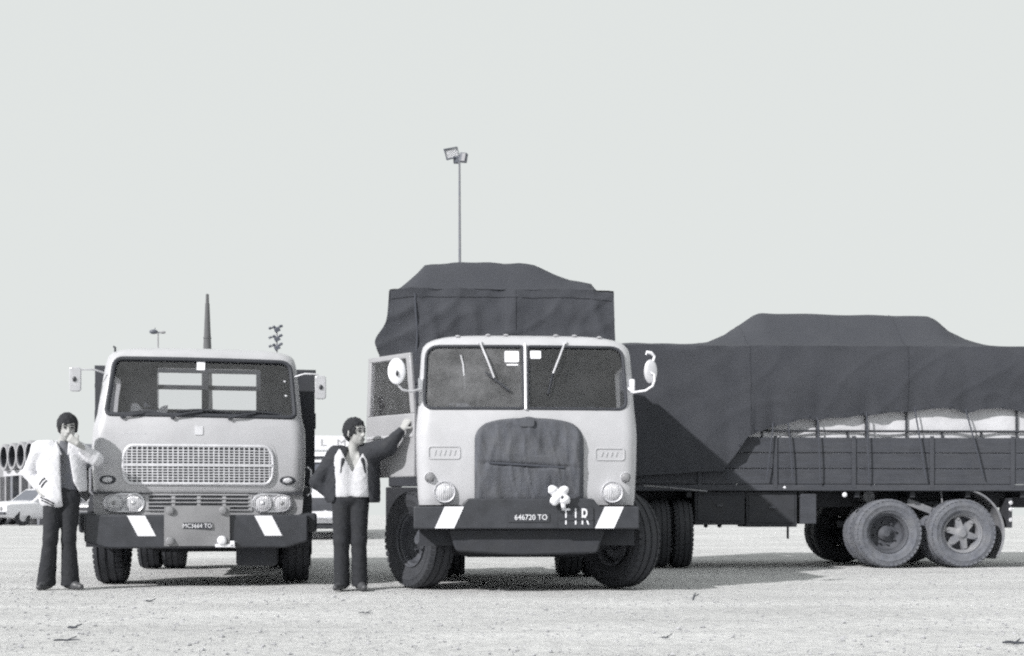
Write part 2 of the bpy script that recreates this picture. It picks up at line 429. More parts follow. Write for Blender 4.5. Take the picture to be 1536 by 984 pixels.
def rim_mesh(style, out=1):
    """dish and spokes; outward is +x * out"""
    key = ('rim', style, out)
    if key in TYRES: return TYRES[key]
    mb = MB()
    mb.lathe([(.285, .10), (.30, .115), (.292, .085), (.262, .07), (.252, -.02), (.25, -.10), (.262, -.12), (.29, -.13)], n=40)
    if style == 'spider':
        mb.lathe([(.0, .10), (.055, .10), (.07, .085), (.10, .07), (.11, .03), (.11, -.10)], n=28)
        for k in range(6):
            a = 2*math.pi*k/6+.26; Mx = Matrix.Rotation(a, 4, 'X')
            mb.add([Mx @ Vector(p) for p in ((.07,-.055,.08),(.07,.055,.08),(.05,.035,.262),(.05,-.035,.262),(-.02,-.055,.08),(-.02,.055,.08),(-.02,.035,.262),(-.02,-.035,.262))],
                   [(0,1,2,3),(7,6,5,4),(0,4,5,1),(1,5,6,2),(2,6,7,3),(3,7,4,0)])
            mb.cyl(Mx @ Vector((.05, 0, .225)), Mx @ Vector((.075, 0, .225)), .022, .018, 8)
    else:
        mb.lathe([(.0, .03), (.05, .03), (.065, .01), (.11, -.02), (.125, -.06), (.20, -.07), (.235, -.04), (.252, .0)], n=36)
        for k in range(8):
            a = 2*math.pi*k/8; Mx = Matrix.Rotation(a, 4, 'X')
            mb.cyl(Mx @ Vector((-.06, 0, .165)), Mx @ Vector((-.02, 0, .165)), .017, .015, 6)
    if out < 0: mb.v = [(-x, y, z) for x, y, z in mb.v]
    me = mb.mesh('rim', [M['hub'] if style == 'spider' else M['hub_dark']], ang=35); TYRES[key] = me; return me

def wheel(parent, loc, rz=0.0, out=1, dual=False, style='disc', dusty=False, Rr=.53, wd=.29):
    e = empty('wheel', loc, rz, parent); mt = M['rubber_dusty'] if dusty else M['rubber']
    offs = ((.17*out), (-.17*out)) if dual else (0,)
    for i, o_ in enumerate(offs):
        t = link('tyre', tyre_mesh(Rr, wd, .285, mt), e, loc=(o_, 0, 0)); t.rotation_euler = (random.random()*6, 0, 0)
    rm = link('rim', rim_mesh(style, out), e, loc=(offs[0], 0, 0))
    if style == 'spider': MB().lathe([(.0001,-.03*out),(.20,-.03*out),(.255,-.05*out)], n=28).build('brake_drum', M['hub_dark'], e, loc=(offs[0],0,0))
    if style == 'disc': rm.rotation_euler = (random.random(), 0, 0)
    return e

# ------------------------------------------------------------------ cab shell
class Cab:
    def __init__(s, keys): s.k = np.array(keys, float)
    def par(s, z): return [np.interp(z, s.k[:, 0], s.k[:, i]) for i in range(1, 6)]
    def surf(s, x, z):
        W, F, Rr, c, B = s.par(z); ax = abs(x)
        if ax <= W-Rr: return float(F+c*(ax/W)**2)
        t = min(.995, (ax-(W-Rr))/Rr); return float(F+c*((W-Rr)/W)**2+Rr*(1-math.sqrt(1-t*t)))
    def outline(s, z, ins=0.0):
        W, F, Rr, c, B = s.par(z); W -= ins; F += ins; B -= ins; Rr = max(.04, Rr-ins*.6); rb = .07
        Fc = F+c*((W-Rr)/W)**2; pts = []
        for x in np.linspace(-(W-Rr), W-Rr, 25): pts.append((x, F+c*(x/W)**2))
        for a in np.linspace(-90, 0, 8)[1:]: pts.append((W-Rr+Rr*math.cos(R(a)), Fc+Rr+Rr*math.sin(R(a))))
        for y in np.linspace(Fc+Rr, B-rb, 8)[1:]: pts.append((W, y))
        for a in np.linspace(0, 90, 4)[1:]: pts.append((W-rb+rb*math.cos(R(a)), B-rb+rb*math.sin(R(a))))
        half = pts[12:]           # from x=0 to the back right
        n = len(half)
        full = half + [(-x, y) for x, y in half[::-1]][:-1]
        return full
    def shell(s, zs, ins=0.045, bottom=True):
        mb = MB()
        def loft(zz, ins, mi, flip):
            rings = [s.outline(z, ins) for z in zz]; n = len(rings[0]); vs = []; fs = []
            for z, rg in zip(zz, rings): vs += [(x, y, z-(ins if z > zz[len(zz)//2] and flip else 0)) for x, y in rg]
            for i in range(len(zz)-1):
                for j in range(n):
                    k = (j+1) % n; fs.append((i*n+j, i*n+k, (i+1)*n+k, (i+1)*n+j))
            for i, z in ((0, zz[0]), (len(zz)-1, zz[-1])):
                rg = rings[i]; c = len(vs); vs.append((0, sum(p[1] for p in rg)/n, vs[i*n][2]))
                for j in range(n):
                    k = (j+1) % n; fs.append((i*n+k, i*n+j, c) if i == 0 else (i*n+j, i*n+k, c))
            if flip: fs = [f[::-1] for f in fs]
            mb.add(vs, fs, mi)
        loft(zs, 0, 0, False)
        zi = [z for z in zs if z > zs[0]+.06 and z < zs[-1]-.03]
        zi = [zs[0]+.06]+zi
        loft(zi, ins, 1, True)
        return mb

def cut(o, cutters, name):
    for i, c in enumerate(cutters):
        me = c.mesh('cutter', [], smooth=False); co = bpy.data.objects.new('cutter', me); COL.objects.link(co); co.parent = o.parent
        md = o.modifiers.new('b%d' % i, 'BOOLEAN'); md.operation = 'DIFFERENCE'; md.object = co; md.solver = 'EXACT'
        dg = bpy.context.evaluated_depsgraph_get(); dg.update()
        nm = bpy.data.meshes.new_from_object(o.evaluated_get(dg)); o.modifiers.clear(); o.data = nm
        bpy.data.objects.remove(co)
    o.data.name = name; shade(o.data, True, 32)

def headlamp(parent, x, z, y, r, name='headlight', ringm='chrome'):
    rg = MB().lathe([(r*1.0, y+.03), (r*1.16, y+.02), (r*1.2, y-.01), (r*1.1, y-.035), (r*.98, y-.025), (r*.95, y)], o=(x, 0, z), axis='y', n=28).build(name, M[ringm], parent)
    MB().lathe([(0.0001, y-.05), (r*.4, y-.047), (r*.75, y-.036), (r*.97, y-.018)], o=(x, 0, z), axis='y', n=28).build('lens', M['lens'], rg)
    MB().ball((x, y-.028, z), (r*.34, .024, r*.34), 12, 8).build('bulb_cap', M['chrome'], rg)
    return rg

# ------------------------------------------------------------------ truck with the tarpaulin, facing the camera
def truck_b():
    t = empty('canvas_topped_truck', (.165, 12.0, 0), R(3.0))
    tag(t, 'pale cab truck with split windscreen, canvas radiator cover and tall dark tarpaulin load', 'truck', 'long-haul trucks')
    up = lambda z: z if z < 1.95 else 1.95+(z-1.95)*1.115
    cab = Cab([(up(k[0]),)+k[1:] for k in [(.90,1.125,.03,.15,.05,1.60),(.98,1.135,.01,.16,.05,1.62),(1.3,1.15,.0,.16,.05,1.62),(1.62,1.155,.0,.16,.05,1.62),(1.74,1.15,.012,.16,.05,1.62),
               (1.84,1.14,.03,.15,.05,1.62),(1.95,1.13,.055,.14,.05,1.62),(2.2,1.12,.10,.14,.05,1.60),(2.43,1.105,.15,.15,.05,1.58),(2.50,1.09,.18,.18,.05,1.56),
               (2.545,1.055,.215,.21,.05,1.54),(2.58,1.005,.27,.25,.05,1.5),(2.61,.93,.35,.28,.05,1.45),(2.632,.82,.46,.3,.05,1.38),(2.645,.64,.62,.28,.04,1.28),(2.652,.4,.82,.2,.02,1.15)]])
    zs = [up(z) for z in [.90,.94,.98,1.1,1.3,1.5,1.62,1.68,1.74,1.79,1.84,1.9,1.95,2.05,2.2,2.32,2.43,2.47,2.50,2.525,2.545,2.565,2.58,2.597,2.61,2.622,2.632,2.64,2.645,2.652]]
    body = cab.shell(zs).build('cab_body', [M['cab_b'], M['lining']], t, recalc=False)
    L_ = rpoly([(-1.07, 1.895), (-.045, 1.895), (-.045, 2.555), (-1.045, 2.555)], [.10, .03, .03, .13])
    R_ = rpoly([(.005, 1.895), (1.035, 1.895), (1.005, 2.555), (.005, 2.555)], [.03, .10, .13, .03])
    door_open = MB().prism(rpoly([(.36, 1.2), (1.2, 1.2), (1.2, 2.47), (.46, 2.47)], .05), -1.4, -.9, 'x')
    side_win = MB().prism(rpoly([(.40, 1.92), (1.18, 1.92), (1.18, 2.40), (.50, 2.40)], .06), .9, 1.4, 'x')
    cut(body, [MB().prism(L_, -.3, .55), MB().prism(R_, -.3, .55), door_open, side_win], 'cab_body')
    for nm, P, mt in (('left', L_, 'glass_dusty'), ('right', R_, 'glass')):
        D = dens(P)
        g = MB().tube([(x, cab.surf(x, z)+.002, z) for x, z in D], .017, 8, closed=True).build('windscreen_seal', M['seal'], t)
        MB().patch(D, cab.surf, .014).build('windscreen_pane', M[mt], g, ang=60)
    MB().tube([(-.02, cab.surf(-.02, z)-.014, z) for z in np.linspace(1.885, 2.58, 8)], .016, 8).build('windscreen_divider', M['alu'], t)
    # stickers inside the glass
    for x0, x1, z0, z1 in ((-.235, -.085, 2.385, 2.505), (.03, .145, 2.425, 2.51)):
        s_ = MB().patch(dens(rpoly([(x0,z0),(x1,z0),(x1,z1),(x0,z1)], .015)), cab.surf, .008, 2, .003).build('windscreen_sticker', M['paper'], t)
        if x0 < 0: MB().patch([(x0+.02,z0-.035),(x1-.01,z0-.035),(x1-.01,z0-.018),(x0+.02,z0-.018)], cab.surf, .008, 2, .003).build('sticker_strip', M['paper'], s_)
    # wipers hung from the roof edge
    for xa, za, xb, zb, bl in ((-.49, 2.60, -.345, 2.215, ((-.44, 2.28), (-.19, 2.085))), (.40, 2.605, .265, 2.265, ((.27, 2.28), (.215, 2.05)))):
        wp = MB().tube([(xa, cab.surf(xa, za)-.02, za), ((xa+xb)/2, cab.surf(xa, (za+zb)/2)-.045, (za+zb)/2), (xb, cab.surf(xb, zb)-.03, zb)], .011, 6)
        wp.cyl((xa, cab.surf(xa, za)+.02, za), (xa, cab.surf(xa, za)-.035, za), .022, .02, 10)
        wp = wp.build('wiper_arm', M['alu'], t)
        (x0, z0), (x1, z1) = bl
        MB().bar((x0, cab.surf(x0, z0)-.022, z0), (x1, cab.surf(x1, z1)-.022, z1), .014, .02).build('wiper_blade', M['seal'], wp)
    # small lamps along the roof edge
    for x in (-.72, -.40, -.21, .32, .52, .78):
        z = 2.675 if abs(x) < .6 else 2.655
        MB().ball((x, cab.surf(x, z)+.04, z+.025), (.03, .035, .012), 10, 6).build('roof_lamp', M['cab_b'], t)
    # pillar lamps
    for sgn in (-1, 1):
        MB().box(-.028, .028, -.03, .03, -.075, .075).build('pillar_lamp', M['white'], t, bevel=.015, loc=(sgn*1.105, cab.surf(1.0, 2.15)+.05, 2.145))
    # canvas muff over the radiator
    def muff(u, v):
        # u across, v up
        W = .562; z = .93+.865*v
        if v > .72:
            q = (v-.72)/.28; W *= 1-.20*q**3.2
        x = .012+W*(2*u-1)
        z -= .055*(abs(2*u-1)**3)*v
        z += .018*max(0, 1-abs(2*u-1)*5)*v**6
        f = noise.noise((x*6+z*1.2, 3, z*2.2))*.016+noise.noise((x*15-z*2, 7, z*4.5))*.008-.012*(1-abs(noise.noise((x*7+z*1.5, 5, z*1.3))))**8
        f += .018*math.exp(-((z-1.305+.03*(2*u-1))/.022)**2)*(1 if .08 < u < .86 else .3)         # crease across the middle
        dg = (x-.17)*.75-(1.36-z)*.72
        f += -.02*math.exp(-(dg/.04)**2)*(1 if z < 1.4 else 0)
        e = min(u, 1-u, (1-v)*1.3)
        y = cab.surf(x, max(z, .95))-.055-.02*math.sin(math.pi*v)+f
        if e < .04: y += (.04-e)/.04*.055
        return (x, y, z)
    mf = MB().grid(muff, 90, 90).build('radiator_canvas', M['muff'], t, ang=80, recalc=False)
    MB().tube([(x, cab.surf(x, 1.3)-.075, 1.305-.03*(x/.5)) for x in np.linspace(-.40, .36, 12)], .012, 6).build('canvas_strap', M['rope'], mf)
    MB().patch(rpoly([(-.10,1.70),(.06,1.70),(.06,1.79),(-.10,1.79)], .03), cab.surf, -.085, 2, .012).build('canvas_patch', M['muff'], mf)
    # emblem frames pressed into the front panels
    for x0, x1, z0, z1 in ((-1.02, -.70, 1.375, 1.50), (.70, 1.0, 1.365, 1.485)):
        P = dens(rpoly([(x0,z0),(x1,z0),(x1,z1),(x0,z1)], .03))
        fr = MB().tube([(x, cab.surf(x, z)-.002, z) for x, z in P], .008, 6, closed=True).build('emblem_frame', M['cab_b'], t)
        for i in range(5 if x0 < 0 else 4):
            xx = x0+.06+i*.05
            MB().bar((xx, cab.surf(xx, z0+.03)-.001, z0+.035), (xx+.015, cab.surf(xx, z1)-.001, z1-.035), .012, .008).build('emblem_bar', M['cab_b'], fr)
    for sgn in (-1, 1):
        hx = .007+sgn*.864
        headlamp(t, hx, 1.033, cab.surf(hx, 1.03)-.01, .098, ringm='alu')
        sx = .004+sgn*1.012
        sg = MB().lathe([(.045, .05), (.052, 0), (.045, -.03), (.03, -.055), (.0001, -.065)], o=(sx, cab.surf(1.0, 1.18)-.0, 1.184), axis='y', n=20).build('turn_signal', M['lens_dark'], t)
        MB().lathe([(.052, .05), (.06, .0), (.052, -.012)], o=(sx, cab.surf(1.0, 1.18), 1.184), axis='y', n=20).build('bezel', M['alu'], sg)
    # bumper, raised in the middle
    bp = rpoly([(-1.17,.655),(1.13,.655),(1.13,.885),(.72,.885),(.655,.965),(-.62,.965),(-.70,.885),(-1.17,.885)], .02, 3)
    MB().prism(bp, -.14, .16).build('bumper', M['black'], t, bevel=.014)
    for x0 in (-.955, .675):
        MB().prism([(x0,.662),(x0+.195,.662),(x0+.295,.882),(x0+.10,.882)], -.146, -.141).build('bumper_stripe', M['white'], t)
    pl = MB().box(-.21,.21,-.150,-.142,.725,.815).build('number_plate', M['black'], t)
    text('646720 TO', .078, M['white'], pl, (.02, -.152, .771), sx=.92)
    tp = MB().box(.30,.655,-.156,-.142,.664,.872).build('transit_plate', M['black'], t)
    for i, (ch, x) in enumerate((('T', .375), ('I', .475), ('R', .57))):
        text(ch, .24, M['white'], tp, (x, -.159, .772), sx=.62)
    MB().box(.31,.65,-.164,-.1625,.742,.768).build('strap', M['black'], tp)
    # underside: apron, axle, sump, chassis
    ch = MB()
    ch.box(-.44,-.34,.1,4.35,.74,.96).box(.34,.44,.1,4.35,.74,.96)
    for y in (1.9, 2.8, 4.1): ch.box(-.34,.34,y,y+.1,.78,.92)
    ch.build('chassis_frame', M['chassis'], t, bevel=.006)
    MB().prism(rpoly([(-.82,.66),(-.74,.42),(-.1,.38),(.72,.40),(.80,.66)],.05), -.02, .42).build('front_apron', M['chassis'], t, bevel=.03)
    MB().box(-1.52,-.85,1.8,2.75,.42,.96).build('fuel_tank', M['chassis'], t, bevel=.02)
    MB().box(-1.55,-.80,1.66,1.715,.40,1.12).build('mud_flap', M['chassis'], t, bevel=.01)
    MB().box(.80,1.3,1.66,1.72,.42,1.22).build('mud_flap', M['chassis'], t, bevel=.01)
    MB().tube([(-.92,.78,.50),(-.6,.78,.40),(.6,.78,.40),(.92,.78,.50)], .065, 10).build('front_axle', M['chassis'], t)
    MB().box(-.28,.28,.35,1.2,.44,.95).build('engine_sump', M['chassis'], t, bevel=.06)
    MB().tube([(x,.55,.5) for x in (-.85, 0, .85)], .03, 8).build('track_rod', M['chassis'], t)
    for x in (-.33, .40): MB().bar((x,.1,.72), (x,1.5,.60), .07, .08).build('leaf_spring', M['chassis'], t)
    for sgn in (-1, 1):
        # inner wheel arch and step
        MB().grid(lambda u, v: (sgn*(.72+.40*v), .78-.66*math.cos(math.pi*u), .48+.60*math.sin(math.pi*u)**.8), 20, 4).build('wheel_arch', M['chassis'], t, recalc=False)
        MB().box(-.10,.10,-.16,.16,-.02,.02).build('step', M['chassis'], t, bevel=.006, loc=(sgn*1.12, 1.45, .55))
        MB().bar((sgn*1.13,1.45,.55), (sgn*1.10,1.45,.92), .03, .05).build('step_bracket', M['alu'], t)
    wheel(t, (-1.14,.80,.53), R(32), -1)
    wheel(t, (1.06,.80,.53), R(32), 1)
    wheel(t, (-.93,3.45,.53), 0, -1, True); wheel(t, (.93,3.45,.53), 0, 1, True)
    MB().cyl((-.8,3.45,.53), (.8,3.45,.53), .09, .09, 12).ball((0,3.45,.53), (.2,.2,.2)).build('rear_axle', M['chassis'], t)
    # open door on the left
    A = R(43)
    dr = MB(); Ld = .80
    dr.box(0,Ld,-.025,.025,1.2,1.87)
    dr.prism([(0,1.868),(.07,1.868),(.15,2.50),(.07,2.50)], -.02,.02).prism([(Ld-.06,1.868),(Ld,1.868),(Ld-.03,2.50),(Ld-.09,2.50)], -.02,.02)
    dr.box(.07,Ld-.03,-.021,.021,2.455,2.515)
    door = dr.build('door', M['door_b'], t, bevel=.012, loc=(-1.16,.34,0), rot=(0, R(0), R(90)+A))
    MB().box(.09,Ld-.05,-.004,.004,1.86,2.47).build('door_glass', M['glass_clear'], door)
    MB().tube([(.09,-.022,1.87),(.165,-.022,2.452),(Ld-.10,-.022,2.452),(Ld-.07,-.022,1.87)], .012, 6, closed=True).build('window_seal', M['seal'], door)
    MB().tube([(Ld-.2,.03,1.55),(Ld-.2,.06,1.55),(Ld-.06,.06,1.55),(Ld-.06,.03,1.55)], .011, 6).build('door_handle', M['chrome'], door)
    MB().box(.02,Ld-.02,.0255,.034,1.62,1.65).build('door_moulding', M['cab_b'], door, bevel=.004)
    # mirrors on bent arms
    arm = MB().tube([(-1.10,.12,2.10),(-1.20,.05,2.065),(-1.29,.02,2.08),(-1.335,.01,2.13),(-1.34,.0,2.22)], .012, 8).build('mirror_arm', M['alu'], t)
    mh = MB().ball((-1.345,-.01,2.265), (.092,.028,.135), 24, 14).build('mirror', M['white'], arm)
    MB().ball((-1.34,-.045,2.24), (.014,.014,.03), 10, 8).build('mirror_clamp', M['black'], arm)
    arm = MB().tube([(1.06,.14,2.12),(1.10,.06,2.07),(1.22,.02,2.085),(1.29,.0,2.13),(1.31,-.01,2.19),(1.305,-.01,2.25),(1.27,-.01,2.27)], .012, 8).build('mirror_arm', M['white'], t)
    MB().ball((1.275,.03,2.285), (.070,.028,.125), 24, 14).build('mirror', M['mirror'], arm, rot=(0,0,0))
    MB().tube([(1.30,.03,2.39),(1.315,.03,2.44),(1.28,.02,2.475),(1.235,.02,2.485),(1.225,.02,2.455)], .013, 8, rs=[.012,.014,.018,.016,.008]).build('mirror_hook', M['white'], arm)
    # in the cab
    for x in (-.55, .55):
        se = MB().box(x-.28,x+.28,1.05,1.2,1.35,2.05).box(x-.28,x+.28,.65,1.2,1.22,1.4).build('seat', M['lining'], t, bevel=.05)
    sw = [( -.55+.21*math.cos(a), .50+.10*math.sin(a), 1.93+.19*math.sin(a)) for a in np.linspace(0, 6.283, 28)[:-1]]
    MB().tube(sw, .013, 8, closed=True).tube([(-.76,.5,1.93),(-.34,.5,1.93)], .01, 6).build('steering_wheel', M['black'], t)
    MB().box(-1.0,1.0,.12,.40,1.72,1.86).build('dashboard', M['lining'], t, bevel=.03)
    MB().tube([(-.69,.16,2.46),(-.665,.15,2.36),(-.655,.14,2.22),(-.65,.14,2.10)], .009, 6).build('sun_visor_cord', M['alu'], t)
    # bed
    MB().box(-1.5,1.15,1.72,4.3,.98,1.12).build('bed_floor', M['wood_dark'], t, bevel=.01)
    for sgn in (-1, 1):
        for k in range(3): MB().box((-1.51 if sgn < 0 else 1.12),(-1.47 if sgn < 0 else 1.16),1.77,4.28,1.13+.23*k,1.35+.23*k).build('sideboard', M['wood_dark'], t, bevel=.006)
    for k in range(6): MB().box(-1.52,1.15,1.725,1.765,1.13+.24*k,1.36+.24*k).build('headboard_plank', M['wood_dark'], t, bevel=.006)
    # tarpaulin over the load: front wall, roof with the load's hump, side walls
    def top(x, y):                                     # roof height at local x and depth y
        s_ = interp(x, [-1.36,-1.12,-1.0,-.4,.32,.55,.75,1.04,1.06,1.3], [.0,.22,.35,.39,.36,.26,.17,.125,.02,.0])
        e = sstep(0, .28, y-1.8)
        return 3.46+s_*e+.02*noise.noise((x*3, y*2, 5))*e
    def tarp(u, v):
        # u 0..1 around: left side, front/roof ; v along the depth
        y = 1.80+2.45*v
        if u < .36:
            q = u/.36; z = 2.05+(3.46-2.05)*q
            x = -1.42-.10*math.exp(-((z-2.83)/.16)**2)*1.3-.08*(1-q)
            x += .035*noise.noise((y*1.5, z*2.2, 2))
        elif u > .64:
            q = (1-u)/.36; z = 2.05+(3.46-2.05)*q; x = 1.24+.06*(1-q)**1.5+.03*noise.noise((y*1.5, z*2.2, 8))
        else:
            q = (u-.36)/.28; x = -1.42+(1.24+1.42)*q; z = top(x, y)
        return (x-.10, y, z+.012*noise.noise((x*4, y*4, 3)))
    tm = MB().grid(tarp, 110, 50)
    def front(u, v):
        x = -1.42+2.66*u
        z0 = 2.02; zt = 3.46+.03*noise.noise((x*2.3, 1, 1))+.012*noise.noise((x*9, 1, 1))-.03*abs(2*u-1)**6+.01
        z = z0+(zt-z0)*v
        if u == 0 or u == 1: pass
        xx = x-(.13*math.exp(-((z-2.83)/.16)**2)+.08*(1-v))*max(0, 1-u*6)+.06*(1-v)**1.5*max(0, u*6-5)
        y = 1.80-.05*math.sin(math.pi*v)*math.sin(math.pi*u)+.035*noise.noise((x*2.2, 4, z*3))+.02*noise.noise((x*6, 9, z*5))-.03*(1-abs(noise.noise((x*1.7+z*.9, 6, z*1.1))))**9-.02*(1-abs(noise.noise((x*2.3-z*1.6, 16, z*1.9))))**10
        return (xx-.10, y-.003, z)
    tm.grid(front, 70, 40)
    tq = tm.build('tarpaulin', M['tarp'], t, ang=50, recalc=False)
    for u in (.56,):
        pts = [front(u, v) for v in np.linspace(.3, .99, 14)]
        MB().tube([(p[0], p[1]-.005, p[2]) for p in pts], .0035, 6).build('seam', M['tarp'], tq)
    pts = [front(u, .93) for u in np.linspace(.01, .99, 40)]
    MB().tube([(p[0], p[1]-.006, p[2]) for p in pts], .0035, 6).build('seam', M['tarp'], tq)
    # loose flap and eyelet on the front
    MB().tube([(-1.20+.012*math.sin(z*7), 1.77, z) for z in np.linspace(2.5, 3.4, 14)], .012, 6).build('tarpaulin_rope', M['rope'], t)
    return t, cab
TB, cabB = truck_b()

# ------------------------------------------------------------------ the truck on the left
def truck_a():
    t = empty('flatbed_truck', (-3.49, 13.0, 0), R(10))
    tag(t, 'pale cab truck with wide slotted grille, one-piece windscreen and three wipers', 'truck', 'long-haul trucks')
    up = lambda z: z if z < 1.92 else 1.92+(z-1.92)*1.13
    cab = Cab([(up(k[0]),)+k[1:] for k in [(1.045,1.135,.02,.13,.07,1.45),(1.08,1.15,.0,.14,.07,1.5),(1.3,1.165,-.015,.15,.07,1.52),(1.6,1.17,-.005,.15,.07,1.52),(1.78,1.16,.02,.16,.07,1.52),(1.86,1.14,.045,.16,.07,1.52),
               (1.92,1.125,.07,.15,.07,1.52),(2.2,1.095,.17,.14,.07,1.51),(2.46,1.06,.26,.15,.07,1.5),(2.53,1.04,.295,.18,.07,1.48),(2.57,1.01,.33,.22,.07,1.46),(2.60,.96,.40,.25,.06,1.42),
               (2.625,.88,.50,.28,.05,1.36),(2.642,.75,.62,.28,.04,1.28),(2.655,.5,.8,.22,.02,1.15)]])
    zs = [up(z) for z in [1.045,1.06,1.08,1.18,1.3,1.45,1.6,1.7,1.78,1.82,1.86,1.92,2.05,2.2,2.33,2.46,2.50,2.53,2.55,2.57,2.585,2.60,2.613,2.625,2.634,2.642,2.655]]
    body = cab.shell(zs).build('cab_body', [M['cab_a'], M['lining']], t, recalc=False)
    WS = rpoly([(-1.015,1.915),(1.07,1.90),(1.01,2.505),(-.945,2.515)], [.07,.07,.12,.10])
    WS = rpoly([(-1.01,1.915),(1.055,1.905),(.995,2.56),(-.945,2.565)], [.07,.07,.12,.10])
    cutters = [MB().prism(WS, -.4, .75), MB().prism(rpoly([(-.62,2.10),(.62,2.10),(.62,2.60),(-.62,2.60)], .03), 1.2, 1.9)]
    for s_ in (-1, 1):
        cutters.append(MB().prism(rpoly([(.50,1.92),(1.3,1.92),(1.3,2.42),(.62,2.42)], .06), min(s_*.9, s_*1.4), max(s_*.9, s_*1.4), 'x'))
    cut(body, cutters, 'cab_body')
    D = dens(WS)
    sl_ = MB().tube([(x, cab.surf(x, z)+.0, z) for x, z in D], .026, 8, closed=True).build('windscreen_seal', M['seal'], t)
    MB().patch(D, cab.surf, .014).build('windscreen_pane', M['glass'], sl_, ang=60)
    MB().patch(dens([(-.045,2.44),(.045,2.44),(.045,2.555),(-.045,2.555)]), cab.surf, .008, 2, .003).build('windscreen_sticker', M['paper'], t)
    for z in (2.33, 2.16):
        for s_ in (-1, 1):
            MB().ball((s_*(.93+(2.33-z)*.1), cab.surf(.93, z)+.03, z), (.02,.01,.014), 8, 6).build('visor_clip', M['white'], t)
    # wipers resting along the lower edge
    for xp, xe, dz in ((-.83, -.36, .015), (-.29, .36, .04), (.33, .90, .03)):
        zp = 1.885
        p0 = (xp, cab.surf(xp, zp)-.03, zp); xm = xp+(xe-xp)*.5
        ar = MB().tube([p0, (xp+.14, cab.surf(xp, zp)-.04, zp+.02+dz*.6), (xm, cab.surf(xm, 1.93)-.03, 1.915+dz)], .012, 6)
        ar.cyl((xp, cab.surf(xp, zp)+.02, zp), (xp, cab.surf(xp, zp)-.05, zp), .024, .018, 10)
        ar = ar.build('wiper_arm', M['seal'], t)
        pts = [(x, cab.surf(x, 1.94)-.012, 1.905+dz*1.1+.025*math.sin(math.pi*(x-xp)/(xe-xp))) for x in np.linspace(xp+.05, xe, 10)]
        MB().tube(pts, .012, 6).build('wiper_blade', M['black'], ar)
    # front badge and script
    MB().patch(rpoly([(-.045,1.69),(.045,1.69),(.045,1.79),(-.045,1.79)], .012), cab.surf, -.008, 2, .006).build('front_badge', M['alu'], t)
    MB().tube([(x, cab.surf(x, 1.70)+.001, 1.695+.006*math.sin(x*130)+.01*(x+.7)) for x in np.linspace(-.84, -.56, 60)], .0045, 5).build('script_badge', M['alu'], t)
    # main grille
    def hexo(k=0.0):
        return [(-.745+k,1.145+k),(.745-k,1.145+k),(.80-k,1.21),(.812-k,1.352),(.80-k,1.49),(.745-k,1.565-k),(-.745+k,1.565-k),(-.80+k,1.49),(-.812+k,1.352),(-.80+k,1.21)]
    H = dens(rpoly(hexo(), .05)); gy = lambda x, z: cab.surf(x, z)
    gr = MB().tube([(x, gy(x, z)-.012, z) for x, z in H], .019, 8, closed=True).build('grille', M['alu'], t)
    MB().patch(dens(rpoly(hexo(-.05), .06)), gy, -.004, 4, .003).build('grille_surround', M['cab_a'], gr)
    MB().patch(dens(rpoly(hexo(.008), .05)), gy, -.010, 4, .003).build('grille_backing', M['black'], gr)
    def hw(z): return np.interp(z, [1.145,1.21,1.352,1.49,1.565], [.745,.80,.812,.80,.745])-.01
    def hbar(z, ht, nm, dp=.014, off=-.026):
        W = hw(z); mb = MB()
        xs = np.linspace(-W, W, 14)
        vs = []
        for x in xs:
            y = gy(x, z)+off; vs += [(x,y,z-ht/2),(x,y,z+ht/2),(x,y+dp,z+ht/2),(x,y+dp,z-ht/2)]
        fs = [(i*4+k, i*4+(k+1) % 4, (i+1)*4+(k+1) % 4, (i+1)*4+k) for i in range(13) for k in range(4)]+[(0,1,2,3),(55,54,53,52)]
        mb.add(vs, fs); return mb.build(nm, M['alu'], gr, ang=30)
    hbar(1.352, .034, 'grille_middle_bar', .022, -.034)
    for k in range(5):
        hbar(1.19+.030*k, .0105, 'grille_bar'); hbar(1.395+.030*k, .0105, 'grille_bar')
    for k in range(29):
        x = -.77+1.54*k/28
        for z0, z1 in ((1.155 if abs(x) < .75 else 1.19, 1.338), (1.366, 1.556 if abs(x) < .75 else 1.52)):
            MB().bar((x, gy(x, z0)-.019, z0), (x, gy(x, z1)-.019, z1), .013, .010).build('grille_slat', M['alu'], gr)
    # indicators
    for s_ in (-1, 1):
        x = s_*.975-.003; z = 1.185; P = [(x+.088*math.cos(a), z+.048*math.sin(a)) for a in np.linspace(0, 6.283, 25)[:-1]]
        sg = MB().patch(P, cab.surf, -.012, 3, .03).build('turn_signal', M['seal'], t)
        MB().ball((x, cab.surf(x, z)-.016, z), (.055,.022,.033), 14, 8).build('lens', M['lens'], sg)
    # lower front panel with slots, headlamp pods
    fy = lambda x, z: .03+.07*(x/1.15)**2
    lp = MB().patch(dens(rpoly([(-1.13,.80),(1.13,.80),(1.15,1.035),(-1.15,1.035)], .04)), fy, .0, 4, .25).build('lower_front_panel', M['panel'], t, ang=30)
    MB().patch(dens([(-.55,.845),(.55,.845),(.55,1.02),(-.55,1.02)]), fy, -.006, 3, .004).build('vent_backing', M['black'], lp)
    for k in range(5):
        z = .85+.0425*k
        pts = [(x, fy(x, z)-.016, z) for x in np.linspace(-.55, .55, 9)]
        MB().tube(pts, .0075, 6).build('vent_bar', M['panel'], lp)
    for x in (-.56, -.275, 0, .275, .56):
        MB().box(x-.021, x+.021, -.012, .01, .84, 1.025).build('vent_post', M['panel'], lp, bevel=.004, loc=(0, fy(x, 0), 0))
    MB().box(-1.14,1.14,.045,.2,1.028,1.05).build('panel_shadow_gap', M['black'], lp)  # solid black strip standing in for the shadow in the joint
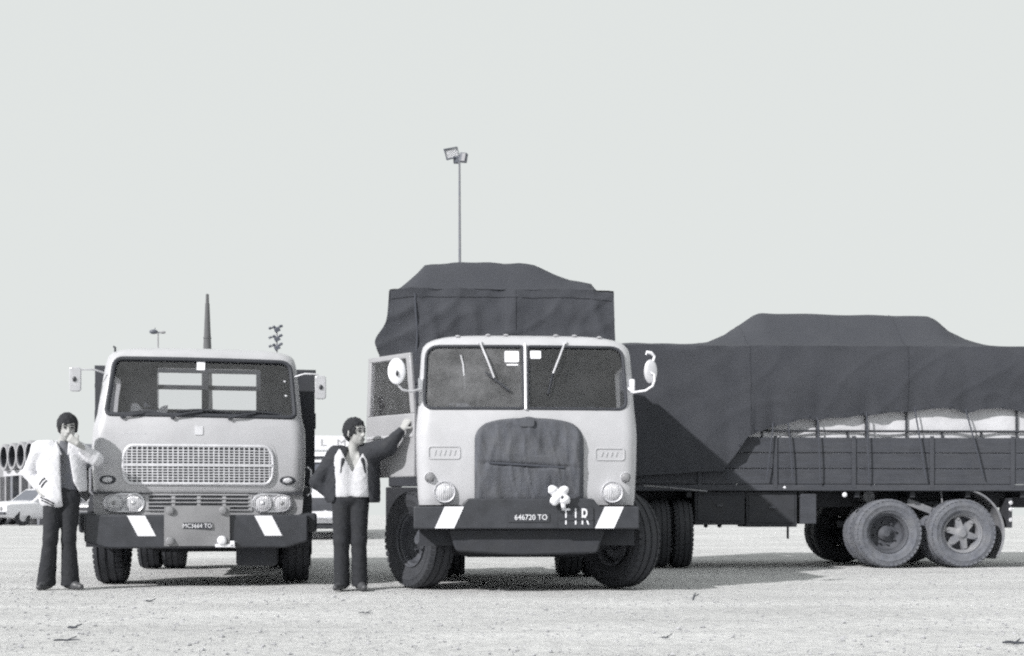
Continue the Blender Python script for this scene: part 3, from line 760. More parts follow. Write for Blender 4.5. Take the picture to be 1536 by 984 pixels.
    for s_ in (-1, 1):
        cx = s_*.805-.003; z = .93
        P = [(cx+(.115 if math.cos(a) > 0 else -.115)+.10*math.cos(a), z+.10*math.sin(a)) for a in np.linspace(-math.pi/2+.001, 1.5*math.pi, 41)[:-1]]
        pod = MB().tube([(x, fy(x, zz)-.014, zz) for x, zz in P], .014, 8, closed=True).build('headlight_pod', M['chrome'], t)
        MB().patch(P, fy, -.006, 3, .005).build('pod_plate', M['alu'], pod)
        for q in (-1, 1):
            x = cx+q*.105
            MB().lathe([(.098,.0),(.102,-.02),(.092,-.03),(.086,-.02)], o=(x, fy(x, z)-.006, z), axis='y', n=26).lathe([(.0001,-.036),(.04,-.034),(.075,-.026),(.09,-.015)], o=(x, fy(x, z)-.006, z), axis='y', n=26).build('headlight', M['lens'], pod)
            MB().ball((x, fy(x, z)-.034, z), (.028,.016,.028), 10, 8).build('bulb_cap', M['chrome'] if q*s_ < 0 else M['lens_dark'], pod)
    # bumper, stripes, number board
    bp = rpoly([(-1.20,.50),(-.95,.43),(.95,.43),(1.20,.50),(1.20,.80),(-1.20,.80)], .03, 3)
    MB().prism(bp, -.12, .14).build('bumper', M['black'], t, bevel=.02)
    for x0 in (-.635, .725):
        MB().prism([(x0,.565),(x0+.19,.565),(x0+.075,.79),(x0-.115,.79)], -.126, -.121).build('bumper_stripe', M['white'], t)
    nb = MB().grid(lambda u, v: (-.355+.70*u, -.15-.012*math.sin(u*5)*math.sin(v*4)-.01*math.sin(v*3.1), .455+.445*v), 14, 10)
    nb.grid(lambda u, v: (-.355+.70*u, -.125, .455+.445*v), 2, 2)
    nb = nb.build('number_board', M['board'], t, recalc=False)
    npl = MB().box(-.155,.155,-.172,-.160,.640,.712).build('number_plate', M['black'], nb, bevel=.004)
    text('MC3664 TO', .066, M['white'], npl, (0, -.1735, .676), sx=.92)
    for x, z, r_, mt in ((-.29,.845,.046,'lens_dark'), (.275,.845,.046,'lens_dark'), (-.29,.512,.046,'lens_dark'), (.262,.515,.052,'white')):
        MB().lathe([(r_, .0), (r_*.98,-.02), (r_*.7,-.035), (.0001,-.042)], o=(x, -.155, z), axis='y', n=20).build('reflector', M[mt], nb)
    MB().box(.19,.40,-.165,-.13,.44,.475).box(.35,.40,-.165,-.135,.44,.51).build('board_bracket', M['white'], nb, bevel=.006)
    # step boxes, wheel arches
    for s_ in (-1, 1):
        MB().box(min(s_*1.06,s_*1.30),max(s_*1.06,s_*1.30),.10,.55,.60,.82).build('step_box', M['black'], t, bevel=.03)
        MB().grid(lambda u, v: (s_*(.80+.44*v), .90-.68*math.cos(math.pi*u), .44+.70*math.sin(math.pi*u)**.8), 20, 4).build('wheel_arch', M['chassis'], t, recalc=False)
        MB().tube([(s_*1.19,.45,1.02),(s_*1.235,.45,1.06),(s_*1.235,.45,1.32),(s_*1.19,.45,1.36)], .012, 6).build('grab_handle', M['chrome'], t)
    for s_, z0 in ((-1, 2.30), (1, 2.26)):
        ar = MB().tube([(s_*1.05,.28,2.39),(s_*1.16,.22,2.42),(s_*1.30,.2,2.415),(s_*1.345,.2,2.36),(s_*1.345,.19,z0)], .010, 6).build('mirror_arm', M['alu'], t)
        P = rpoly([(s_*1.34-.062,z0-.135),(s_*1.34+.062,z0-.135),(s_*1.34+.062,z0+.135),(s_*1.34-.062,z0+.135)], .035, 4)
        MB().prism(P, .14, .175).build('mirror', M['mirror'], ar, bevel=.008)
        MB().ball((s_*1.345,.135,z0+.0), (.022,.014,.03), 10, 8).build('mirror_clamp', M['black'], ar)
    MB().tube([(-.97,.5,2.64),(-.97,.5,2.71),(-.99,.5,2.72)], .012, 6).build('roof_hook', M['seal'], t)
    # inside the cab
    for x in (-.62, .62):
        MB().box(x-.27,x+.27,1.0,1.12,1.4,2.02).box(x-.27,x+.27,.6,1.12,1.3,1.45).build('seat', M['lining'], t, bevel=.05)
    sw = [(-.62+.22*math.cos(a), .55+.12*math.sin(a), 1.90+.14*math.sin(a)) for a in np.linspace(0, 6.283, 28)[:-1]]
    MB().tube(sw, .013, 8, closed=True).build('steering_wheel', M['black'], t)
    MB().box(-1.0,1.0,.16,.50,1.72,1.87).build('dashboard', M['lining'], t, bevel=.03)
    # chassis, wheels, bed
    ch = MB().box(-.44,-.34,.2,7.0,.74,.96).box(.34,.44,.2,7.0,.74,.96)
    for y in (1.9, 3.2, 4.6, 6.2): ch.box(-.34,.34,y,y+.1,.78,.92)
    ch.build('chassis_frame', M['chassis'], t, bevel=.006)
    MB().tube([(-.85,.9,.5),(-.5,.9,.42),(.5,.9,.42),(.85,.9,.5)], .06, 10).build('front_axle', M['chassis'], t)
    MB().box(.80,1.25,1.5,1.55,.30,1.05).build('mud_flap', M['chassis'], t)  # flap added behind the wheel to hide bright ground and darken the underside
    MB().box(.62,1.18,1.62,2.9,.34,.95).build('fuel_tank', M['chassis'], t, bevel=.05)  # tank serves as added dark mass under the right half
    MB().box(.40,.86,.05,1.3,.22,.80).build('dark_filler_box', M['chassis'], t, bevel=.04)  # box added to deepen the dark beside the right front wheel
    MB().box(-.3,.3,.5,1.4,.50,1.0).build('engine_sump', M['chassis'], t, bevel=.06)
    wheel(t, (-1.055,.90,.52), 0, -1, Rr=.52, wd=.30); wheel(t, (1.055,.90,.52), 0, 1, Rr=.52, wd=.30)
    wheel(t, (-.93,4.7,.53), 0, -1, True); wheel(t, (.93,4.7,.53), 0, 1, True)
    MB().cyl((-.8,4.7,.53), (.8,4.7,.53), .09, .09, 12).ball((0,4.7,.53), (.2,.2,.2)).build('rear_axle', M['chassis'], t)
    MB().box(-1.22,1.22,1.75,7.3,1.0,1.14).build('bed_floor', M['wood_dark'], t, bevel=.01)
    for s_ in (-1, 1):
        for k in range(3): MB().box(s_*1.22-.02,s_*1.22+.02,1.8,7.28,1.15+.2*k,1.34+.2*k).build('sideboard', M['wood_dark'], t, bevel=.006)
    # headboard rack behind the cab: solid wings, open middle
    for x0, x1 in ((-1.40,-.65), (.55,1.29)):
        for k in range(3):
            a = x0+(x1-x0)*k/3; MB().box(a+.004,a+(x1-x0)/3-.004,1.70,1.745,1.16,2.595).build('headboard_plank', M['wood_dark'], t, bevel=.005)
    for z0, z1 in ((2.585,2.655), (2.375,2.43), (1.90,2.10)):
        MB().box(-1.41,1.30,1.755,1.80,z0,z1).build('headboard_rail', M['wood_dark'], t, bevel=.005)
    MB().box(-.115,-.03,1.702,1.75,1.16,2.60).build('headboard_post', M['wood_dark'], t, bevel=.005)
    return t, cab
TA, cabA = truck_a()
# papers lying behind the windscreen of the left truck
def papers():
    mb = MB().grid(lambda u, v: (-.33+.40*u, .10*v+.03*math.sin(u*9), .16*v*(.6+.4*math.sin(u*7+1))+.012*math.sin(u*11)), 12, 5)
    o = mb.build('paper_sheaf', M['paper'], None, recalc=False, loc=(-3.97, 13.17, 1.90), rot=(0,0,R(10)))
    tag(o, 'crumpled papers on the dashboard behind the one-piece windscreen', 'papers')
papers()

# ------------------------------------------------------------------ tarpaulined trailer standing crosswise at the right
def trailer():
    X0, Y0 = 1.62, 17.5
    t = empty('tarpaulin_trailer', (X0, Y0, 0), R(2.5))
    tag(t, 'long drop-side trailer under a dark tarpaulin, parked crosswise behind the truck with open door', 'trailer')
    LEN, WID = 7.25, 2.45
    lx = lambda px: (px-768)/100.0-X0
    # tarpaulin
    ex = [lx(p) for p in (920, 1085, 1120, 1160, 1185, 1207, 1228, 1250, 1272, 1290, 1303, 1335, 1370, 1400, 1420, 1440, 1457, 1480, 1505, 1530, 1550, 1600, 1700)]
    ez = [(772-p)/100+.8 for p in (716, 706, 655, 640, 634, 628, 630, 625, 627, 622, 623, 618, 617, 612, 611, 613, 619, 612, 611, 613, 619, 612, 616)]
    def hump(x):
        return interp(x, [-.2, lx(1050), lx(1075), lx(1105), lx(1130), lx(1150), lx(1160), lx(1425), lx(1437), lx(1455), lx(1480), lx(1510), lx(1545), 9],
                      [.09, .10, .13, .27, .43, .56, .60, .58, .53, .35, .22, .12, .07, .05])
    def tarp(u, v):
        x = -.05+(LEN+.1)*u
        if v < .42:
            q = v/.42; zb = interp(x, ex, ez); zb += .012*noise.noise((x*3, 1, 1))
            z = zb+(3.36+.02*noise.noise((x*1.3, 4, 4))-zb)*q
            y = -.09-.018*(1-abs(noise.noise((x*1.3+z*.8, z*.9, 11))))**10*(.4+.6*(1-q))-.012*(1-abs(noise.noise((x*1.1-z*1.4, z*1.2, 21))))**12+.03*noise.noise((x*.9, z*1.4, 1))+.022*noise.noise((x*3+z, z*2.1, 7))-.03*math.sin(math.pi*q)
            y -= .03*(1-q)**2
            for rx in (lx(1228), lx(1303), lx(1372), lx(1455), lx(1090), lx(1160)):      # pulled in where it is roped down
                y += .035*math.exp(-((x-rx)/.10)**2)*(1-q)**2
            y += .05*(1-q)**3 if x > lx(1130) else 0
        elif v < .86:
            q = (v-.42)/.44; y = -.06+(WID+.12)*q
            p = sstep(0, .30, q)*sstep(0, .30, 1-q)
            z = 3.36+.02*noise.noise((x*1.3, 4, 4))+hump(x)*p+.015*noise.noise((x*2, y*2, 4))*(1 if 0 < q < 1 else 0)
        else:
            q = (v-.86)/.14; y = WID+.06; z = 3.36-1.1*q
        return (x, y, z)
    tp = MB().grid(tarp, 190, 64).build('tarpaulin', M['tarp'], t, ang=60, recalc=False)
    for x in (1.95, 4.35):
        u = (x+.05)/(LEN+.1)
        pts = [tarp(u, v) for v in np.linspace(.004, .80, 46)]
        MB().tube([(p[0], p[1]-.004, p[2]+.002) for p in pts], .0035, 6).build('seam', M['tarp'], tp)
    for i in range(26):
        u = (.15+i*.27+.05)/(LEN+.1); p = tarp(u, .012)
        MB().lathe([(.008,-.004),(.014,-.008),(.02,-.004),(.02,.002)], axis='y', n=10).build('eyelet', M['rope'], tp, loc=(p[0], p[1]-.004, p[2]+.02))
    def end(u, v):
        y = -.06+(WID+.12)*u; z = 1.3+(2.06)*v
        return (-.05+.03*noise.noise((y*2, z*2, 3)), y, z)
    MB().grid(end, 16, 14).build('tarpaulin_end', M['tarp'], t, recalc=False)
    # sideboards, near and far, in three drop-side lengths
    seg = [0, 2.35, 4.75, 7.2]
    for k in range(3):
        for j in range(3):
            z0 = 1.262+j*.238
            MB().box(seg[k]+.012, seg[k+1]-.012, -.012+random.uniform(-.004,.004), .03, z0, z0+.228).build('sideboard_plank', M['wood'], t, bevel=.006)
        MB().box(seg[k]+.01, seg[k+1]-.01, WID-.03, WID+.01, 1.262, 1.97).build('sideboard', M['wood'], t, bevel=.006)
    for x in seg+[1.2, 3.55, 6.0]:
        MB().box(x-.03, x+.03, -.035, -.013, 1.20, 1.99).build('sideboard_strap', M['wood'], t, bevel=.005)
    MB().box(0,LEN,-.03,.05,1.16,1.255).build('side_rail', M['wood'], t, bevel=.01)
    # hoop rail and stakes above the sideboards
    MB().tube([(x, .0, 2.065) for x in np.linspace(.1, LEN, 8)], .017, 8).build('stake_rail', M['black'], t)
    for p in (1145, 1187, 1228, 1275, 1303, 1365, 1420, 1480, 1535):
        x = lx(p)*1.005
        h = 2.075 if p in (1145, 1187, 1275, 1420, 1480) else 2.46
        MB().box(x-.014, x+.014, .008, .036, 1.9, h).build('stake', M['black'], t)
    # ropes that tie the tarpaulin down
    for pa, ya, pb, yb in ((1183, 634, 1190, 722), (1228, 630, 1232, 724), (1303, 622, 1306, 724), (1377, 616, 1393, 718), (1456, 618, 1482, 716), (1160, 640, 1150, 720), (1088, 655, 1092, 722)):
        xa, za, xb, zb = lx(pa), (772-ya)/100+.8, lx(pb), (772-yb)/100+.8
        pts = [(xa+(xb-xa)*q, -.075-.015*math.sin(q*3), za+(zb-za)*q+.0) for q in np.linspace(0, 1, 8)]
        MB().tube([(xa, -.05, za+.05)]+pts, .011, 6).build('rope', M['rope'], t)
    # frame
    fr = MB().box(0,LEN,.55,.67,.92,1.15).box(0,LEN,WID-.67,WID-.55,.92,1.15)
    for x in np.linspace(.2, LEN-.2, 9): fr.box(x-.04, x+.04, .05, WID-.05, 1.06, 1.155)
    fr.build('chassis_frame', M['chassis'], t, bevel=.008)
    MB().box(0,LEN,.05,WID-.05,1.157,1.25).build('floor', M['wood_dark'], t)
    # tool lockers slung under the floor
    for x0, x1, z0 in ((lx(1044), lx(1120), .645), (lx(1122), lx(1200), .615)):
        lk = MB().box(x0, x1, .04, .60, z0, 1.15).build('tool_locker', M['chassis'], t, bevel=.012)
        MB().box(x0+.04, x1-.04, .028, .039, z0+.06, 1.10).build('locker_door', M['chassis'], lk, bevel=.006)
        MB().box((x0+x1)/2-.05, (x0+x1)/2+.05, .012, .027, z0+.28, z0+.31).build('latch', M['hub_dark'], lk)
    for x in (lx(1064), lx(1085)): MB().ball((x, .2, .63), (.035, .035, .03), 10, 6).build('locker_bolt', M['chassis'], t)
    MB().box(lx(1205), lx(1229), .02, .5, .66, 1.12).build('mud_shield', M['wood'], t, bevel=.01)
    MB().box(lx(1192)-.014, lx(1192)+.014, .25, .28, .43, .66).build('support_leg', M['chassis'], t)
    for p, z, r_ in ((1179, 1.21, .025), (1271, 1.10, .038)):
        MB().ball((lx(p), -.02, z), (r_, .02, r_), 12, 8).build('reflector', M['white'], t)
    MB().cyl((lx(1318), .25, 1.08), (lx(1318), .5, 1.08), .09, .09, 16).build('brake_chamber', M['hub'], t)
    MB().bar((lx(1375), .2, 1.0), (lx(1412), .2, .86), .05, .10).build('spring_shackle', M['hub'], t)
    MB().bar((lx(1370), .3, .93), (lx(1425), .3, .98), .06, .05).build('balance_beam', M['chassis'], t)
    MB().tube([(lx(1424), .1, 1.16), (lx(1426), .1, .98)], .012, 6).build('brake_pipe', M['hub'], t)
    # tandem axles
    for px, st in ((1336, 'disc'), (1450, 'spider')):
        x = lx(px)
        wheel(t, (x, .20, .52), R(-90), 1, True, st, True, Rr=.515)
        wheel(t, (x, WID-.20, .52), R(90), 1, True, 'disc', False, Rr=.515)
        MB().cyl((x, .3, .52), (x, WID-.3, .52), .07, .07, 12).build('axle', M['chassis'], t)
        MB().box(x-.55, x+.55, .56, .66, .60, .70).box(x-.35, x+.35, .56, .66, .70, .78).build('leaf_spring', M['chassis'], t, bevel=.01)
    # mudguard behind the last wheel, lamp cluster
    xw = lx(1450)
    MB().grid(lambda u, v: (xw+.67*math.cos(R(82-118*u)), .0+.50*v, .52+.67*math.sin(R(82-118*u))), 24, 3).build('mudguard', M['hub'], t, recalc=False)
    MB().tube([(xw+.67*math.cos(R(a)), .0, .52+.67*math.sin(R(a))) for a in range(82, -38, -6)], .018, 6).build('mudguard_edge', M['hub'], t)
    lb = MB().box(xw+.74, xw+.80, .0, .3, .60, 1.05).build('lamp_bracket', M['chassis'], t)
    for z in (.98, .88, .72): MB().ball((xw+.77, -.02, z), (.03, .02, .035), 10, 8).build('marker_lamp', M['lens'], lb)
    # steering dolly turned in line with the cream truck
    wheel(t, (lx(1010), .35, .52), R(-2.5), 1, True, 'disc', False, Rr=.52, wd=.27)
    wheel(t, (lx(1010)-1.9 if False else lx(1010)-.0, 1.9, .52), R(-2.5), 1, True, 'disc', False, Rr=.52, wd=.27)
    MB().box(lx(945), lx(1040), .2, 2.2, .80, .92).cyl((.7,1.2,.80), (.7,1.2,1.16), .45, .45, 24).build('dolly_frame', M['chassis'], t, bevel=.01)
    MB().tube([(lx(965), -.03, 1.235), (lx(1010), -.035, 1.20), (lx(1062), -.03, 1.15)], .014, 6).build('dolly_cable', M['hub'], t)
    # the pale load under the tarpaulin
    def load(u, v):
        x = lx(1105)+(LEN-.1-lx(1105))*u; z = 1.30+1.35*v
        y = .10-.05*abs(math.sin(x*2.3))-.02*math.sin(v*3)+.02*noise.noise((x*3, z*3, 2))
        return (x, y, z)
    mb = MB().grid(load, 90, 16)
    mb.grid(lambda u, v: (load(u, 1)[0], load(u, 1)[1]+(WID-.3)*v, 2.65), 90, 3)
    mb.grid(lambda u, v: (lx(1105), load(0, u)[1]+(WID-.3)*v, 1.30+1.35*u), 16, 3)
    o = mb.build('wrapped_load', M['load'], None, ang=60, recalc=False, loc=(X0, Y0, 0), rot=(0, 0, R(2.5)))
    tag(o, 'pale canvas-wrapped load showing between tarpaulin hem and trailer sideboards', 'cargo')
trailer()

# ------------------------------------------------------------------ people (smooth solids meshed from distance fields)
def smin(a, b, k):
    h = np.clip(.5+.5*(b-a)/k, 0, 1); return b+(a-b)*h-k*h*(1-h)

def sdf(P, prims, k=.03):
    d = None
    for pr in prims:
        if pr[0] == 'g': q = sdf(P, pr[1], pr[2])
        elif pr[0] == 'c':
            a = np.array(pr[1], np.float32); b = np.array(pr[2], np.float32); ab = b-a
            t = np.clip(((P-a)@ab)/max(1e-9, float(ab@ab)), 0, 1)
            q = np.linalg.norm(P-a-t[:, None]*ab, axis=1)-(pr[3]+(pr[4]-pr[3])*t)
        else:
            r = np.array(pr[2], np.float32); v = (P-np.array(pr[1], np.float32))/r
            n_ = np.linalg.norm(v, axis=1); q = (n_-1)*r.min()*.5+(n_-1)*.5*n_/np.maximum(1e-6, np.linalg.norm(v/r, axis=1))
        d = q if d is None else smin(d, q, k)
    return d

def surfnet(fn, lo, hi, h):
    lo = np.array(lo, float); n = np.ceil((np.array(hi)-lo)/h).astype(int)+1
    ax = [lo[i]+h*np.arange(n[i]) for i in range(3)]
    G = np.stack(np.meshgrid(*ax, indexing='ij'), -1).reshape(-1, 3).astype(np.float32)
    D = fn(G).reshape(n)
    S = D < 0
    c = n-1
    cnt = np.zeros(c, int); acc = np.zeros((*c, 3))
    base = np.stack(np.meshgrid(*[np.arange(q) for q in c], indexing='ij'), -1)
    corners = [(i, j, k) for i in (0, 1) for j in (0, 1) for k in (0, 1)]
    def sl(o): return tuple(slice(o[i], o[i]+c[i]) for i in range(3))
    for a in corners:
        for dm in range(3):
            if a[dm] == 0:
                b = list(a); b[dm] = 1; b = tuple(b)
                da, db = D[sl(a)], D[sl(b)]; m = (da < 0) != (db < 0)
                t = np.where(m, da/np.where(da == db, 1, da-db), 0)
                p = np.broadcast_to(np.array(a, float), (*c, 3)).copy(); p[..., dm] += t
                acc += p*m[..., None]; cnt += m
    act = cnt > 0; idx = -np.ones(c, int); idx[act] = np.arange(act.sum())
    V = (acc[act]/cnt[act][:, None]+base[act])*h+lo
    F = []
    for dm in range(3):
        u, v = (dm+1) % 3, (dm+2) % 3
        s0 = [slice(1, -1)]*3; s0[dm] = slice(0, n[dm]-1); s1 = list(s0); s1[dm] = slice(1, n[dm])
        m = S[tuple(s0)] != S[tuple(s1)]; ins = S[tuple(s0)][m]
        e = np.argwhere(m); off = np.ones(3, int); off[dm] = 0; e = e+off
        q = []
        for du, dv in ((-1, -1), (0, -1), (0, 0), (-1, 0)):
            f = e.copy(); f[:, u] += du; f[:, v] += dv; q.append(idx[f[:, 0], f[:, 1], f[:, 2]])
        q = np.stack(q, 1); q[~ins] = q[~ins][:, ::-1]; F.append(q)
    F = np.concatenate(F); F = F[(F >= 0).all(1)]
    return V, F

def sdmesh(name, fn, lo, hi, h, mat, parent, it=1, **kw):
    V, F = surfnet(fn, lo, hi, h)
    me = bpy.data.meshes.new(name); me.from_pydata(V.tolist(), [], F.tolist()); me.materials.append(mat); shade(me, True, 75)
    o = link(name, me, parent, **kw)
    if it:
        s_ = o.modifiers.new('smooth', 'SMOOTH'); s_.factor = .5; s_.iterations = it
    return o

def hand(wrist, d, nrm, curl=.5, side=1, s=1.0):
    """palm and five fingers; d = direction the palm points, nrm = the way the palm faces"""
    w_ = Vector(wrist); d = Vector(d).normalized(); nn = Vector(nrm); nn = (nn-d*nn.dot(d)).normalized(); x = d.cross(nn)*side
    P = []
    for i, q in enumerate((-.032, -.011, .011, .032)):
        P.append(('c', tuple(w_+x*q*.6*s), tuple(w_+d*.088*s+x*q*s), .015*s, .013*s))
    pal = ('g', P, .02); fs = []
    for q, L1 in ((-.034, .060), (-.0115, .076), (.0115, .082), (.034, .074)):
        k = w_+d*.09*s+x*q*s; a = curl; d1 = d*math.cos(a)+nn*math.sin(a); d2 = d*math.cos(a*2.1)+nn*math.sin(a*2.1)
        m = k+d1*L1*.5*s; e = m+d2*L1*.5*s
        fs += [('c', tuple(k), tuple(m), .0105*s, .0095*s), ('c', tuple(m), tuple(e), .0095*s, .008*s)]
    b = w_+d*.025*s+x*.038*s; m = b+(d*.6+x*.6+nn*.5).normalized()*.042*s; e = m+(d*.8+x*.1+nn*.6).normalized()*.034*s
    fs += [('c', tuple(b-x*.012*s), tuple(m), .015*s, .0115*s), ('c', tuple(m), tuple(e), .0115*s, .009*s)]
    return ('g', [pal]+fs, .007)

def head(hc, yaw, pitch=0.0, s=1.0):
    Rm = Matrix.Rotation(yaw, 3, 'Z') @ Matrix.Rotation(pitch, 3, 'X')
    hp = lambda x, y, z: tuple(Vector(hc)+Rm @ (Vector((x, y, z))*s))
    P = [('e', hp(0, .012, .03), (.077*s, .092*s, .096*s)), ('e', hp(0, -.022, -.035), (.060*s, .066*s, .078*s)), ('e', hp(0, -.052, -.082), (.032*s, .032*s, .028*s)),
         ('e', hp(0, -.03, .045), (.062*s, .06*s, .055*s)),
         ('g', [('c', hp(0, -.086, .012), hp(0, -.106, -.028), .009*s, .0135*s), ('c', hp(-.012, -.092, -.032), hp(.012, -.092, -.032), .009*s, .009*s)], .01),
         ('c', hp(-.024, -.081, -.062), hp(.024, -.081, -.062), .0105*s, .0105*s),
         ('c', hp(-.045, -.076, .034), hp(.045, -.076, .034), .012*s, .012*s),
         ('e', hp(-.079, .015, -.005), (.012*s, .022*s, .034*s)), ('e', hp(.079, .015, -.005), (.012*s, .022*s, .034*s))]
    return ('g', P, .018), hp, Rm

def features(root, hp, Rm):
    for q in (-1, 1):
        MB().ball(hp(q*.031, -.083, .013), (.016, .009, .0105), 10, 8).build('eye', M['eye'], root)
        MB().tube([hp(q*.014, -.093, .034), hp(q*.033, -.092, .040), hp(q*.054, -.077, .033)], .0062, 6).build('eyebrow', M['hair'], root)
    MB().tube([hp(-.024, -.086, -.061), hp(0, -.0925, -.060), hp(.024, -.086, -.061)], .0035, 6).build('mouth', M['eye'], root)

def hair_fn(hc, Rm, s, line, side, back, vol=1.0, extra=()):
    inv = np.array(Rm.inverted(), np.float32); c = np.array(hc, np.float32)
    def fn(P):
        q = ((P-c)@inv.T)/s
        n_ = np.sqrt(((q[:, 0])/(.090*vol))**2+((q[:, 1]-.016)/(.107*vol))**2+((q[:, 2]-.034)/(.112*vol))**2)
        d = (n_-1)*.09
        d += .0015*np.sin(q[:, 0]*140+q[:, 2]*60)+.0015*np.sin(q[:, 1]*170+q[:, 2]*45)
        # cut the face away
        face = np.maximum.reduce([q[:, 1]+.028, q[:, 2]-line-.18*q[:, 0], np.abs(q[:, 0])-side])
        low = np.where(q[:, 1] > .03, back-q[:, 2], (-.035-q[:, 2]))
        d = np.maximum(d, -face); d = np.maximum(d, low)
        return d*s
    return fn

def folds(P, amp, seed=0):
    x, y, z = P[:, 0]*1.0, P[:, 1], P[:, 2]
    a = np.sin(z*21+5*np.sin(x*8+seed)+y*6); b = np.sin((x+z*.7)*27+seed*2+3*np.sin(y*11+z*5)); c = np.sin((z*.5-x)*44+seed+2*np.sin(z*9))
    return -amp*((1-np.abs(a))**3*.9+(1-np.abs(b))**3*.7+(1-np.abs(c))**4*.5-.5)

def man_left():
    r = empty('person', (-4.88, 12.55, 0), R(17))
    tag(r, 'man in open white jacket, dark flared trousers, hand raised to his mouth', 'person')
    hc = (.095, -.03, 1.725); yaw = R(10)
    hd, hp, Rm = head(hc, yaw, R(6), 1.16)
    SL, SR = (-.185, .0, 1.50), (.185, .0, 1.50); EL, HLw = (-.30, .09, 1.25), (-.18, -.03, 1.05)
    ER, HRw = (.385, -.10, 1.40), (.21, -.235, 1.555)
    hipL, hipR = (-.06, .0, .98), (.13, .0, .98); kL, kR = (-.075, -.05, .54), (.105, -.02, .54); aL, aR = (-.115, .02, .10), (.125, .0, .10)
    body = [hd, ('c', (.06, .0, 1.62), (.03, .01, 1.48), .052, .062), ('g', [('c', (-.08, .03, 1.44), (-.03, .02, 1.05), .07, .065), ('c', (.12, .03, 1.44), (.09, .02, 1.05), .07, .065)], .08),
            ('c', SL, EL, .048, .038), ('c', EL, HLw, .038, .028), ('c', SR, ER, .048, .038), ('c', ER, HRw, .038, .028),
            ('c', hipL, kL, .08, .055), ('c', kL, aL, .05, .04), ('c', hipR, kR, .08, .055), ('c', kR, aR, .05, .04)]
    hL = hand(HLw, (.5, -.1, -.8), (.3, -.2, .5), .5, 1); hR = hand(HRw, (-.75, .12, .55), (-.2, .8, .3), .75, -1)
    fn = lambda P: np.minimum(np.minimum(sdf(P, body, .03), sdf(P, [hL], .01)), sdf(P, [hR], .01))
    b = sdmesh('body', fn, (-.50, -.42, .02), (.55, .30, 1.92), .0085, M['skin'], r, 1)
    features(b, hp, Rm)
    sdmesh('hair', hair_fn(hc, Rm, 1.17, .046, .068, -.07, 1.04), (-.10, -.22, 1.56), (.27, .17, 1.97), .007, M['hair'], r, 1)
    # cigarette-less raised hand; shirt, jacket, trousers, shoes
    sh = [('c', (-.06, .02, 1.44), (.0, .02, 1.06), .098, .10), ('c', (.12, .02, 1.44), (.10, .02, 1.06), .098, .10), ('c', (.05, .01, 1.50), (.06, .005, 1.57), .08, .064)]
    sdmesh('shirt', lambda P: np.maximum(sdf(P, sh, .06)+folds(P, .003, 2), 1.06-P[:, 2]), (-.26, -.2, 1.02), (.28, .2, 1.66), .009, M['shirt'], r, 1)
    jk = [('c', (-.09, .01, 1.465), (-.06, .01, .98), .125, .140), ('c', (.14, .01, 1.465), (.15, .01, 1.08), .135, .145), ('c', (.0, -.01, 1.42), (.0, -.01, .98), .13, .14), ('c', SL, (-.10, .01, 1.52), .085, .09), ('c', SR, (.14, .01, 1.52), .085, .09),
          ('g', [('c', SL, EL, .085, .07), ('c', EL, (-.205, .0, 1.10), .068, .048)], .03), ('g', [('c', SR, ER, .09, .076), ('c', ER, (.235, -.185, 1.53), .072, .048)], .03)]
    def jfn(P):
        d = sdf(P, jk, .035)+folds(P, .0045, 0)
        z = P[:, 2]; x = P[:, 0]
        xl = np.interp(z, [.85, 1.1, 1.5, 1.62], [.055, .035, .02, .01]); xr = np.interp(z, [.85, 1.05, 1.15, 1.5, 1.62], [.25, .215, .16, .105, .10])
        wedge = np.maximum.reduce([xl-x, x-xr, P[:, 1]-.0])
        d = np.maximum(d, -wedge)
        hem = np.interp(x, [-.3, .0, .06, .18, .3], [.90, .875, .89, 1.04, 1.06])
        d = np.maximum(d, hem-z); d = np.maximum(d, z-1.60)
        neck = np.sqrt((x-.05)**2+(P[:, 1]-.0)**2)-np.interp(z, [1.5, 1.62], [.06, .085])
        return np.maximum(d, -np.maximum(neck, 1.5-z))
    j = sdmesh('jacket', jfn, (-.52, -.34, .84), (.54, .26, 1.64), .009, M['jacket_w'], r, 1)
    MB().tube([(.035,-.118,1.44),(-.005,-.10,1.52),(-.03,-.02,1.565),(.0,.06,1.59),(.055,.085,1.595),(.11,.06,1.59),(.135,-.02,1.565),(.12,-.10,1.52),(.108,-.118,1.44)], .02, 8, rs=[.008,.018,.022,.024,.024,.024,.022,.018,.008]).build('collar', M['jacket_w'], j)
    # dark stripes on cuff and hem
    jt = []
    def on(px, pz):
        q = np.array([[px, y, pz] for y in np.linspace(-.34, .1, 120)], np.float32); v = jfn(q); k = np.argmax(v < 0); return (px, float(q[k, 1])-.004, pz)
    for pts in (((-.185, 1.12), (-.155, 1.165), (-.125, 1.19)), ((-.165, 1.09), (-.135, 1.135), (-.105, 1.165)),
                ((-.17, .985), (-.10, .955), (-.03, .915)), ((-.16, .955), (-.095, .925), (-.035, .893))):
        MB().tube([on(a, b_) for a, b_ in pts], .009, 6).build('stripe', M['trouser'], j)
    tr = [('e', (.035, .0, 1.0), (.165, .125, .12)), ('g', [('c', (-.05, .0, .98), kL, .108, .075), ('c', kL, (-.125, .02, .05), .073, .098)], .03),
          ('g', [('c', (.12, .0, .98), kR, .108, .075), ('c', kR, (.122, .0, .05), .073, .097)], .03)]
    sdmesh('trousers', lambda P: np.maximum.reduce([sdf(P, tr, .02)+folds(P, .004, 5), .035-P[:, 2], P[:, 2]-1.10]), (-.34, -.22, .0), (.34, .22, 1.12), .009, M['trouser'], r, 1)
